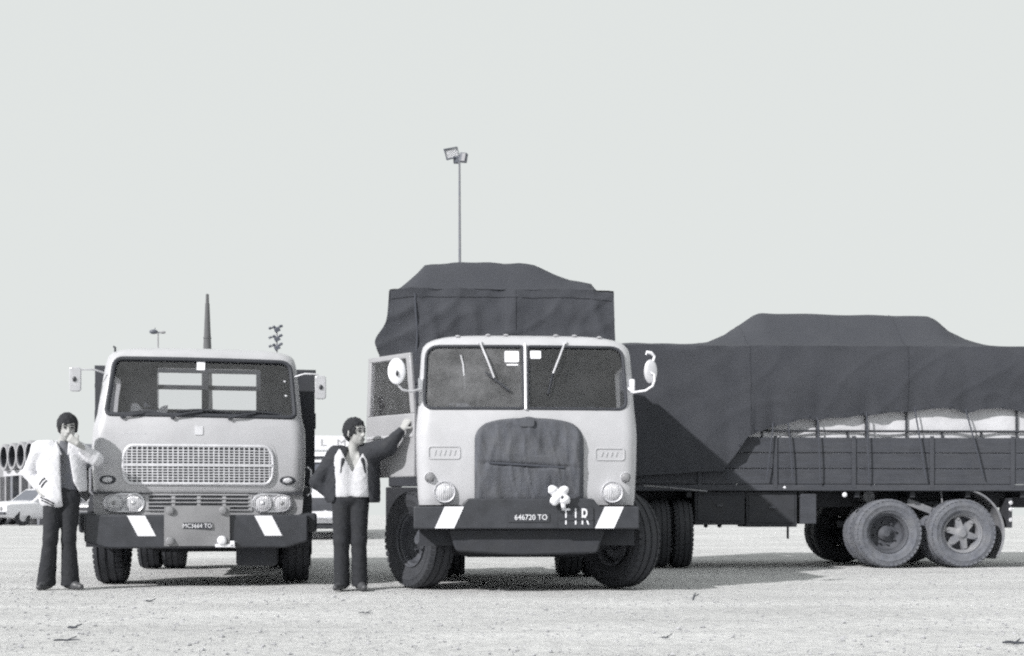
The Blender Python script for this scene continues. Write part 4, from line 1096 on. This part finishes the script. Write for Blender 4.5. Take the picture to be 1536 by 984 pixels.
    for (x, y), a in (((-.12, .0), R(-20)), ((.13, -.02), R(38))):
        c, s_ = math.cos(a), math.sin(a); f = lambda u, v, z: (x+u*c-v*s_, y+u*s_+v*c, z)
        sp = [('c', f(0, .07, .045), f(0, -.08, .04), .042, .045), ('c', f(0, -.08, .036), f(0, -.17, .03), .045, .032)]
        sdmesh('shoe', lambda P: np.maximum(sdf(P, sp, .02), -P[:, 2]), (x-.26, y-.3, -.01), (x+.3, y+.2, .12), .009, M['shoe'], r, 1)
man_left()

def man_mid():
    r = empty('person', (-1.735, 12.45, 0), R(7))
    tag(r, 'man in dark jacket over pale knitted vest, one arm raised to the open truck door', 'person')
    hc = (.065, -.02, 1.665); yaw = R(48)
    hd, hp, Rm = head(hc, yaw, R(-4), 1.14)
    SL, SR = (-.145, .01, 1.44), (.20, .01, 1.45); EL, HLw = (-.345, .08, 1.15), (-.20, .02, 1.00)
    ER, HRw = (.40, -.20, 1.51), (.555, -.25, 1.695)
    hipL, hipR = (-.075, .0, .95), (.10, .0, .95); kL, kR = (-.085, -.02, .52), (.10, -.02, .52); aL, aR = (-.08, .0, .10), (.11, .0, .10)
    body = [hd, ('c', (.05, .0, 1.57), (.03, .01, 1.43), .055, .065), ('g', [('c', (-.06, .01, 1.39), (-.05, 0, 1.02), .09, .08), ('c', (.12, .01, 1.39), (.09, 0, 1.02), .09, .08)], .08),
            ('c', SL, EL, .048, .038), ('c', EL, HLw, .038, .028), ('c', SR, ER, .048, .038), ('c', ER, HRw, .038, .028),
            ('c', hipL, kL, .08, .055), ('c', kL, aL, .05, .04), ('c', hipR, kR, .08, .055), ('c', kR, aR, .05, .04)]
    hL = hand(HLw, (.5, -.2, -.7), (.4, .1, .5), .5, 1); hR = hand(HRw, (.45, .25, .80), (.5, .75, -.3), .30, -1, 1.08)
    fn = lambda P: np.minimum(np.minimum(sdf(P, body, .03), sdf(P, [hL], .01)), sdf(P, [hR], .01))
    b = sdmesh('body', fn, (-.50, -.40, .02), (.80, .34, 1.97), .0085, M['skin'], r, 1)
    features(b, hp, Rm)
    hb = hair_fn(hc, Rm, 1.16, .070, .064, -.085, 1.06)
    sdmesh('hair', lambda P: hb(P)+.006*np.sin(P[:,0]*120+4*np.sin(P[:,2]*60))*np.sin(P[:,2]*110+P[:,1]*90), (-.12, -.22, 1.50), (.26, .17, 1.92), .007, M['hair'], r, 1)
    vs = [('c', (-.07, -.005, 1.40), (-.05, -.01, 1.03), .125, .13), ('c', (.13, -.005, 1.40), (.11, -.01, 1.03), .125, .13)]
    def vfn(P):
        d = sdf(P, vs, .06)+folds(P, .004, 1)
        # V neck
        z = P[:, 2]; hwid = np.clip((z-1.25)*.52, 0, 1); v = np.maximum.reduce([np.abs(P[:, 0]-.035)-hwid, P[:, 1]-.0, 1.25-z])
        return np.maximum.reduce([d, -v, .985-z, z-1.5])
    sdmesh('knitted_vest', vfn, (-.26, -.22, .96), (.32, .2, 1.54), .009, M['vest'], r, 1)
    jk = [('c', (-.10, .02, 1.40), (-.115, .03, .98), .125, .14), ('c', (.19, .02, 1.40), (.19, .03, .98), .135, .14), ('c', SL, (-.06, .01, 1.45), .082, .085), ('c', SR, (.13, .01, 1.46), .085, .085),
          ('g', [('c', SL, EL, .092, .080), ('c', EL, (-.245, .04, 1.045), .080, .06)], .03), ('g', [('c', SR, ER, .125, .098), ('c', ER, (.53, -.245, 1.665), .086, .054)], .03)]
    def jfn(P):
        d = sdf(P, jk, .04)+folds(P, .007, 4); z = P[:, 2]; x = P[:, 0]
        xl = np.interp(z, [.9, 1.02, 1.25, 1.45, 1.55], [-.155, -.145, -.085, -.045, -.03]); xr = np.interp(z, [.9, 1.02, 1.25, 1.45, 1.55], [.215, .205, .17, .115, .09])
        d = np.maximum(d, -np.maximum.reduce([xl-x, x-xr, P[:, 1]-.01]))
        neck = np.sqrt((x-.035)**2+(P[:, 1]-.0)**2)-.07
        d = np.maximum(d, -np.maximum(neck, 1.46-z))
        hem = np.where((x > .35), -9, .93)
        return np.maximum.reduce([d, hem-z])
    jj = sdmesh('jacket', jfn, (-.50, -.36, .88), (.72, .28, 1.82), .009, M['jacket_d'], r, 1)
    MB().tube([(-.09,-.125,1.24),(-.065,-.118,1.38),(-.04,-.05,1.485),(.0,.05,1.52),(.035,.07,1.525),(.08,.05,1.52),(.115,-.05,1.485),(.14,-.118,1.38),(.17,-.125,1.24)], .02, 8, rs=[.008,.024,.022,.022,.022,.022,.022,.024,.008]).build('collar', M['jacket_d'], jj)
    tr = [('e', (.015, .0, .98), (.175, .13, .11)), ('g', [('c', (-.075, .0, .96), kL, .112, .084), ('c', kL, (-.08, .0, .05), .082, .085)], .03),
          ('g', [('c', (.10, .0, .96), kR, .112, .084), ('c', kR, (.11, .0, .05), .082, .085)], .03)]
    sdmesh('trousers', lambda P: np.maximum.reduce([sdf(P, tr, .02)+folds(P, .004, 7), .035-P[:, 2], P[:, 2]-1.06]), (-.30, -.22, .0), (.34, .22, 1.08), .009, M['trouser'], r, 1)
    for (x, y), a in (((-.08, .0), R(-22)), ((.115, -.02), R(15))):
        c, s_ = math.cos(a), math.sin(a); f = lambda u, v, z: (x+u*c-v*s_, y+u*s_+v*c, z)
        sp = [('c', f(0, .07, .045), f(0, -.08, .04), .042, .045), ('c', f(0, -.08, .036), f(0, -.17, .03), .045, .032)]
        sdmesh('shoe', lambda P: np.maximum(sdf(P, sp, .02), -P[:, 2]), (x-.26, y-.3, -.01), (x+.3, y+.2, .12), .009, M['shoe'], r, 1)
man_mid()

# white cloth rosette tied on the bumper
def rosette():
    lob = [('c',(-.03,0,.03),(-.062,-.01,.062),.045,.052),('c',(.02,0,.03),(.052,-.015,.062),.042,.046),('c',(-.02,0,.0),(-.045,-.02,-.045),.04,.047),('c',(.01,0,.0),(.062,-.01,-.03),.035,.052),
           ('c',(.03,0,-.05),(.045,0,-.105),.025,.024),('e',(-.01,-.005,.015),(.055,.045,.055))]
    fn = lambda P: sdf(P, lob, .012)+.003*np.sin(P[:,0]*70+P[:,2]*50)+.002*np.sin(P[:,2]*120-P[:,0]*60)
    o = sdmesh('cloth_rosette', fn, (-.15,-.09,-.17), (.15,.09,.15), .006, M['white'], None, 1, loc=(.165+.31, 11.81, .985))
    tag(o, 'white cloth rosette tied above the TIR plate on the bumper', 'ornament')
    MB().ball((.035,-.045,-.01), (.018,.012,.02), 10, 8).build('knot', M['black'], o)
rosette()

# ------------------------------------------------------------------ parked cars far behind
def car(loc, rz, paint, label, Lc=4.1, Wc=1.58, Hc=1.40):
    r = empty('parked_car', loc, rz); tag(r, label, 'car', 'cars parked along the far side of the yard')
    hw = Wc/2
    # stations along the length (front at x=0): x, half width, bottom, shoulder height, crown height
    st = [(0,.80,.42,.70,.72),(.06,.92,.36,.78,.80),(.25,.97,.30,.82,.86),(.9,1.0,.26,.85,.92),(1.25,1.0,.25,.87,.94),(2.0,1.0,.25,.88,.92),(3.1,1.0,.26,.88,.93),(3.7,.97,.30,.84,.90),(4.0,.92,.36,.78,.80),(4.1,.82,.42,.72,.73)]
    mb = MB(); rings = []
    for x, f, zb, zs_, zc in st:
        W = hw*f; rings.append([(x*Lc/4.1, y, z) for y, z in ((-W*.86,zb),(-W*.98,zb+.12),(-W,(zb+zs_)/2),(-W*.97,zs_-.05),(-W*.88,zs_+.01),(-W*.4,zc),(W*.4,zc),(W*.88,zs_+.01),(W*.97,zs_-.05),(W,(zb+zs_)/2),(W*.98,zb+.12),(W*.86,zb))])
    n = 12; mb.add([p for rg in rings for p in rg], [(i*n+j, i*n+(j+1) % n, (i+1)*n+(j+1) % n, (i+1)*n+j) for i in range(len(st)-1) for j in range(n)]+[tuple(range(n)), tuple(range((len(st)-1)*n, len(st)*n))[::-1]])
    mb.build('body', paint, r, ang=40)
    k = Lc/4.1; a, b_, c, d_ = 1.15*k, 1.75*k, 2.95*k, 3.55*k; zb, zt = .88, Hc
    w0, w1 = hw*.93, hw*.76
    MB().add([(a,-w0,zb),(a,w0,zb),(d_,w0,zb),(d_,-w0,zb),(b_,-w1,zt-.04),(b_,w1,zt-.04),(c,w1,zt-.04),(c,-w1,zt-.04),((b_+c)/2-.4,-w1*.6,zt),((b_+c)/2-.4,w1*.6,zt),((b_+c)/2+.4,w1*.6,zt),((b_+c)/2+.4,-w1*.6,zt)],
             [(0,4,5,1),(1,5,6,2),(2,6,7,3),(3,7,4,0),(4,8,9,5),(5,9,10,6),(6,10,11,7),(7,11,8,4),(8,11,10,9),(0,1,2,3)]).build('roof', paint, r, bevel=.05, seg=3, ang=50)
    def quad(p0, p1, p2, p3, m, off):
        pts = [Vector(p) for p in (p0, p1, p2, p3)]; cc = sum(pts, Vector())/4; nn = (pts[1]-pts[0]).cross(pts[3]-pts[0]).normalized()
        if nn.dot(cc-Vector((2.3*k, 0, 1.0))) < 0: nn = -nn
        pts = [cc+(p-cc)*m+nn*off for p in pts]; q = [p+nn*.012 for p in pts]
        return MB().add(pts+q, [(0,1,2,3),(7,6,5,4),(0,4,5,1),(1,5,6,2),(2,6,7,3),(3,7,4,0)])
    quad((a,-w0,zb),(a,w0,zb),(b_,w1,zt-.04),(b_,-w1,zt-.04), .84, -.004).build('windscreen', M['glass_car'], r, smooth=False)
    quad((d_,-w0,zb),(d_,w0,zb),(c,w1,zt-.04),(c,-w1,zt-.04), .84, -.004).build('rear_window', M['glass_car'], r, smooth=False)
    m1 = (b_+c)/2
    for s_ in (-1, 1):
        quad((a+.05,s_*w0,zb),(m1-.05,s_*w0,zb),(m1-.05,s_*w1,zt-.04),(b_,s_*w1,zt-.04), .82, -.004).build('side_window', M['glass_car'], r, smooth=False)
        quad((m1+.03,s_*w0,zb),(d_-.05,s_*w0,zb),(c,s_*w1,zt-.04),(m1+.03,s_*w1,zt-.04), .82, -.004).build('side_window', M['glass_car'], r, smooth=False)
        hl = MB().lathe([(.085,.05),(.10,.0),(.085,-.03),(.05,-.045),(.0001,-.05)], o=(0,0,0), axis='x', n=18).build('headlight', M['lens_dark'], r, loc=(.02,s_*hw*.62,.62))
        for x in (.72*k, 3.25*k):
            w_ = empty('wheel', (x, s_*(hw-.10), .30), R(90) if s_ < 0 else R(-90), r)
            MB().lathe([(.17,-.07),(.27,-.085),(.30,-.05),(.30,.05),(.27,.085),(.17,.07)], axis='y', n=26, closed=True).build('tyre', M['rubber'], w_, rot=(0,0,R(90)))
            MB().lathe([(.0001,.06),(.10,.055),(.17,.03)], axis='y', n=20).build('hubcap', M['alu'], w_, rot=(0,0,R(90) if s_ < 0 else R(90)))
    for x in (-.09, Lc-.02):
        MB().box(x,x+.10,-hw*.97,hw*.97,.40,.50).build('bumper', M['hub_dark'], r, bevel=.02)
    MB().box(-.02,.04,-hw*.42,hw*.42,.56,.68).build('grille', M['black'], r, bevel=.01)
    return r

def gz(Y): return terrain(0, Y)
car((-18.95, 42.6, gz(42.6)), R(58), M['car_white'], 'white saloon car parked at the left edge, nose towards the camera')
car((-20.9, 46.6, gz(46.6)), R(12), M['car_dark'], 'dark car parked behind the white saloon at the left edge')
car((-15.9, 43.6, gz(43.6)), R(80), M['car_grey'], 'grey car parked between the man in white jacket and the slotted-grille truck')

# ------------------------------------------------------------------ pale van between the two trucks
def van():
    Y = 29.0; r = empty('delivery_van', ((488-768)*Y/FPX, Y, gz(Y)), R(9))
    tag(r, 'pale old van with divided windscreen and lettered roof board, seen between the trucks', 'van')
    hw = 1.05
    prof = [(-.02,.42),(-.04,.9),(.02,1.28),(.30,2.05),(.42,2.18),(.7,2.26),(4.4,2.26),(4.6,2.15),(4.66,.42)]
    mb = MB(); secs = [(-hw,.10),(-hw*.97,.02),(-hw*.9,.0),(-hw*.5,-.04),(0,-.06),(hw*.5,-.04),(hw*.9,.0),(hw*.97,.02),(hw,.10)]
    n = len(prof)
    vs = [(x, (y+dy if i < 6 else y), z-(.10 if abs(x) > hw*.98 and z > 2.1 else (.03 if abs(x) > hw*.95 and z > 2.1 else 0))) for x, dy in secs for i, (y, z) in enumerate(prof)]
    fs = [(a*n+b, (a+1)*n+b, (a+1)*n+(b+1) % n, a*n+(b+1) % n) for a in range(len(secs)-1) for b in range(n)]+[tuple(range(n)), tuple(range((len(secs)-1)*n, len(secs)*n))[::-1]]
    mb.add(vs, fs).build('body', M['car_white'], r, ang=35)
    def wy(x, z): return interp(z, [.42,.9,1.28,2.05,2.18], [-.02,-.04,.02,.30,.42])+interp(abs(x), [0,.5*hw,.9*hw,hw], [-.06,-.04,0,.1])
    for x0, x1 in ((-.92,-.32), (-.29,.29), (.32,.92)):
        P = dens(rpoly([(x0,1.40),(x1,1.40),(x1,1.92 if x1 < .9 else 1.86),(x0,1.92 if x0 > -.9 else 1.86)], .06))
        q = MB().patch(P, wy, -.012, 3).build('windscreen_pane', M['glass_clear' if False else 'glass_car'], r)
        MB().tube([(x, wy(x, z)-.012, z) for x, z in P], .022, 6, closed=True).build('window_seal', M['seal'], q)
    MB().tube([(x, wy(x, 2.02)-.03, 1.97+.10*(1-(x/hw)**2)) for x in np.linspace(-1.0, 1.0, 16)], .028, 6).build('rain_gutter', M['seal'], r)
    bd = MB().box(-.85,.85,.42,.47,2.26,2.62).build('roof_board', M['car_white'], r, bevel=.01)
    for i, chx in enumerate('FLM'): text(chx, .24, M['panel'], bd, (-.50+.45*i, .415, 2.44), sx=1.3)
    for s_ in (-1, 1):
        hl = MB().lathe([(.10,.08),(.12,.0),(.10,-.03),(.06,-.05),(.0001,-.06)], o=(s_*.72, wy(.7, .85), .85), axis='y', n=20).build('headlight', M['lens'], r)
        MB().lathe([(.12,.02),(.14,-.01),(.12,-.03)], o=(s_*.72, wy(.7, .85), .85), axis='y', n=20).build('bezel', M['chrome'], hl)
        for y in (.75, 3.6):
            w_ = empty('wheel', (s_*.88, y, .34), 0, r)
            MB().lathe([(.19,-.08),(.30,-.09),(.34,-.05),(.34,.05),(.30,.09),(.19,.08)], axis='x', n=26, closed=True).build('tyre', M['rubber'], w_)
            MB().lathe([(.0001,s_*.05),(.12,s_*.05),(.19,s_*.02)], axis='x', n=20).build('hubcap', M['alu'], w_)
    MB().box(-1.0,1.0,-.16,-.08,.48,.56).build('bumper', M['chrome'], r, bevel=.02)
    MB().box(-.98,.98,-.06,.3,.28,.44).build('valance', M['chassis'], r, bevel=.02)
    MB().patch(rpoly([(-.42,.72),(.42,.72),(.36,1.05),(-.36,1.05)], .06), wy, -.012, 3, .008).build('grille', M['hub_dark'], r)
    for x in (-.6,.6): MB().tube([(x+.25*s_, wy(x, 1.42)-.03, 1.42+.16*(s_+1)/2) for s_ in (-1, 1)], .012, 6).build('wiper_arm', M['seal'], r)
van()

# ------------------------------------------------------------------ stacked pipes on a rack, and a low building at the left edge
def pipes():
    Y0 = 46.0; X0 = (44-768)*Y0/FPX; z0 = gz(Y0); ang = math.atan2(.65, .76)
    for k in range(4):
        v = k*1.06
        o = MB().lathe([(.50,0),(.545,.0),(.545,.18),(.50,.20),(.50,7.5),(.43,7.5),(.43,.02)], axis='x', n=30, closed=True).build('steel_pipe', M['steel_far'], None,
            loc=(X0-.65*v, Y0+.76*v, z0+2.78), rot=(0, 0, ang))
        MB().lathe([(.44,-.01),(.55,-.01),(.555,.10),(.54,.12)], axis='x', n=30).build('pipe_rim', M['concrete_dk'], o)
        MB().lathe([(.0001,.6),(.42,.6),(.42,.03)], axis='x', n=30).build('pipe_inner_shade', M['black'], o)  # black disc and inner wall put in for the shade inside the pipe
        tag(o, ['large dark pipe with pale rim on the rack, nearest of the row', 'large dark pipe with pale rim on the rack, second of the row', 'large dark pipe with pale rim on the rack, third of the row', 'large dark pipe with pale rim on the rack, farthest of the row'][k], 'pipe', 'pipes on a rack')
    r = empty('pipe_rack', (X0, Y0, z0), ang); tag(r, 'timber and concrete rack carrying the large pipes', 'rack')
    for x in (.35, 1.6, 3.2, 4.8, 6.6):
        for y in (-.45, .6, 1.7, 2.8, 3.65):
            MB().box(x-.16,x+.16,y-.14,y+.14,0,2.0).build('post', M['concrete_dk'] if (x+y) % 2 < 1 else M['steel_far'], r, bevel=.01)
        MB().box(x-.14,x+.14,-.7,3.9,2.0,2.235).build('cross_beam', M['concrete'], r, bevel=.01)
    MB().box(.0,7.0,3.66,3.76,.0,1.98).build('back_panel', M['concrete_dk'], r)
pipes()

def shed():
    Y = 58; r = empty('low_building', ((-60-768)*Y/FPX, Y, gz(Y)), 0); tag(r, 'pale low flat-roofed building behind the pipes at the left edge', 'building')
    MB().box(-8,2.55,0,6,0,2.2).build('wall', M['concrete'], r, bevel=.02)
    MB().box(-8.1,2.65,-.1,6.1,2.2,3.3).build('roof', M['concrete_dk'], r, bevel=.02)
    for x in (-5, -2, .8):
        wn = MB().box(x-.5,x+.5,-.03,.05,1.0,1.9).build('window', M['concrete'], r); MB().box(x-.42,x+.42,-.04,-.031,1.08,1.82).build('pane', M['glass_car'], wn)
shed()

# ------------------------------------------------------------------ masts and the chimney
def mast_main():
    Y = 60; x, _, zt = at(690, 236, Y); b = gz(Y); r = empty('floodlight_mast', (x, Y, b), 0)
    tag(r, 'tall thin mast with a pair of floodlights rising behind the tarpaulin load', 'mast'); H = zt-b
    MB().tube([(-.06*(q-.5), 0, H*q) for q in np.linspace(0, 1, 10)], .07, 10, rs=list(np.linspace(.12, .05, 10))).build('pole', M['steel_far'], r)
    MB().bar((-.45, 0, H+.02), (.25, 0, H-.02), .08, .08).build('bracket', M['lamp_far'], r)
    # left lamp: open hoop-like reflector turned away; right lamp: box
    lf = MB().box(-.36,.36,-.05,.05,-.24,.26).build('floodlight', M['lens'], r, bevel=.06, loc=(-.42, 0, H+.16), rot=(R(-8), R(-14), R(24)))
    MB().tube([(-.38,-.06,-.26),(-.38,-.06,.27),(.36,-.06,.30),(.38,-.06,-.20)], .05, 6, closed=True).build('lamp_rim', M['lamp_far'], lf)
    rt = MB().box(-.18,.18,-.14,.14,-.24,.24).build('floodlight', M['lamp_far'], r, bevel=.04, loc=(.18, 0, H-.02), rot=(0, R(10), R(-20)))
    MB().box(-.03,.15,-.16,-.141,-.20,.20).build('lamp_glass', M['concrete_dk'], rt)
    MB().box(-.16,.12,-.12,.12,-.22,.10).build('ballast_box', M['lamp_far'], r, bevel=.03, loc=(-.18, .1, H-.06))
mast_main()

def mast_small():
    Y = 80; x, _, zt = at(237, 499, Y); b = gz(Y); r = empty('street_lamp', (x, Y, b), 0)
    tag(r, 'distant twin-arm street lamp left of the tall chimney', 'street lamp'); H = zt-b
    MB().cyl((0,0,0), (0,0,H), .09, .05, 10).build('pole', M['concrete_dk'], r)
    MB().tube([(-.35,0,H),(0,0,H+.02),(.4,0,H)], .05, 6).build('arm', M['steel_far'], r)
    MB().ball((-.30,0,H+.06), (.30,.2,.16), 12, 8).build('lamp_head', M['lamp_far'], r); MB().ball((.34,0,H+.02), (.2,.16,.10), 12, 8).build('lamp_head', M['concrete_dk'], r)
    MB().cyl((-.22,0,H+.1), (-.2,0,H+.36), .04, .02, 8).build('finial', M['lamp_far'], r)
mast_small()

def mast_tiers():
    Y = 70; x, _, zt = at(414, 488, Y); b = gz(Y); r = empty('tiered_light_mast', (x, Y, b), 0)
    tag(r, 'distant mast with three tiers of small floodlights right of the chimney', 'mast'); H = zt-b
    MB().cyl((.05,0,0), (.05,0,H-.1), .10, .05, 10).build('pole', M['concrete_dk'], r)
    for k, py in enumerate((492, 506, 519)):
        z = at(0, py, Y)[2]-b
        MB().bar((-.42,0,z-.03), (.32,0,z+.06), .05, .05).build('cross_arm', M['steel_far'], r)
        for dx, dz, s_ in ((-.34,-.02,.09), (-.12,.06,.09), (.08,-.10,.17), (.30,.10,.10)):
            MB().box(-s_,s_,-s_*.8,s_*.8,-s_*.75,s_*.75).build('lamp', M['lamp_far'], r, bevel=.03, loc=(dx, -.05, z+dz), rot=(R(15), R(-25), R(random.uniform(-30, 30))))
mast_tiers()

def chimney():
    Y = 150; x, _, zt = at(311, 441, Y); b = gz(Y); r = empty('chimney', (x, Y, b), 0); tag(r, 'tall slender tapering brick chimney standing far behind the left truck', 'chimney'); H = zt-b
    k = Y/FPX
    z1 = at(0, 455, Y)[2]-b; z2 = at(0, 507, Y)[2]-b
    MB().lathe([(.0001,0),(1.0,0),(.95,1.5),(.50,z2-1),(.44,z2+.1),(.27,z1)], axis='z', n=20).build('shaft', M['brick_far'], r, ang=25)
    MB().lathe([(.27,z1),(.21,z1+.08),(.20,H-.15),(.14,H),(.0001,H+.02)], axis='z', n=20).build('top', M['brick_far'], r, ang=25)
    for z in np.linspace(2, z2, 5): MB().lathe([(np.interp(z,[1.5,z2],[.95,.47])+.02,z-.1),(np.interp(z,[1.5,z2],[.95,.47])+.04,z),(np.interp(z,[1.5,z2],[.95,.47])+.02,z+.1)], axis='z', n=20).build('band', M['brick_far'], r)
chimney()

# ------------------------------------------------------------------ litter on the dirt
def twig(px, py, L, ang, label, up=0.0, r=.008):
    L *= .75; r *= .7
    Y = CAMH*FPX/(py-HZ); x = (px-768)*Y/FPX
    pts = []
    for q in np.linspace(-.5, .5, 7):
        pts.append((L*q*math.cos(ang)+.01*noise.noise((q*5, px, 1)), L*q*math.sin(ang), .008+up*(q+.5)+.012*abs(noise.noise((q*4, py, 2)))))
    o = MB().tube(pts, r, 6, rs=[r*.6, r, r*1.1, r, r*.9, r*.7, r*.4]).build('twig', M['twig'], None, loc=(x, Y, 0))
    MB().tube([pts[3], (pts[3][0]+.05, pts[3][1]+.04, pts[3][2]+.02)], r*.6, 5).build('side_shoot', M['twig'], o)
    tag(o, label, 'twig', 'twigs lying on the dirt')
twig(100, 962, .22, R(5), 'dark bent twig lying below the man in white jacket, nearest the lower left corner')
twig(109, 943, .10, R(-10), 'short dark stub of wood just above the bent twig', r=.012)
twig(1041, 902, .05, R(40), 'small dark twig standing up in front of the tall tarpaulin shadow', up=.07, r=.012)
twig(1522, 966, .20, R(-8), 'dark splinter of wood in the lower right corner', r=.012)
twig(998, 958, .07, R(10), 'tiny dark chip of wood on the dirt right of centre', r=.007)
twig(224, 903, .08, R(15), 'small dark chip of wood on the dirt before the slotted-grille truck', r=.010)
twig(548, 921, .16, R(4), 'thin dark stick on the dirt between the two trucks', r=.006)
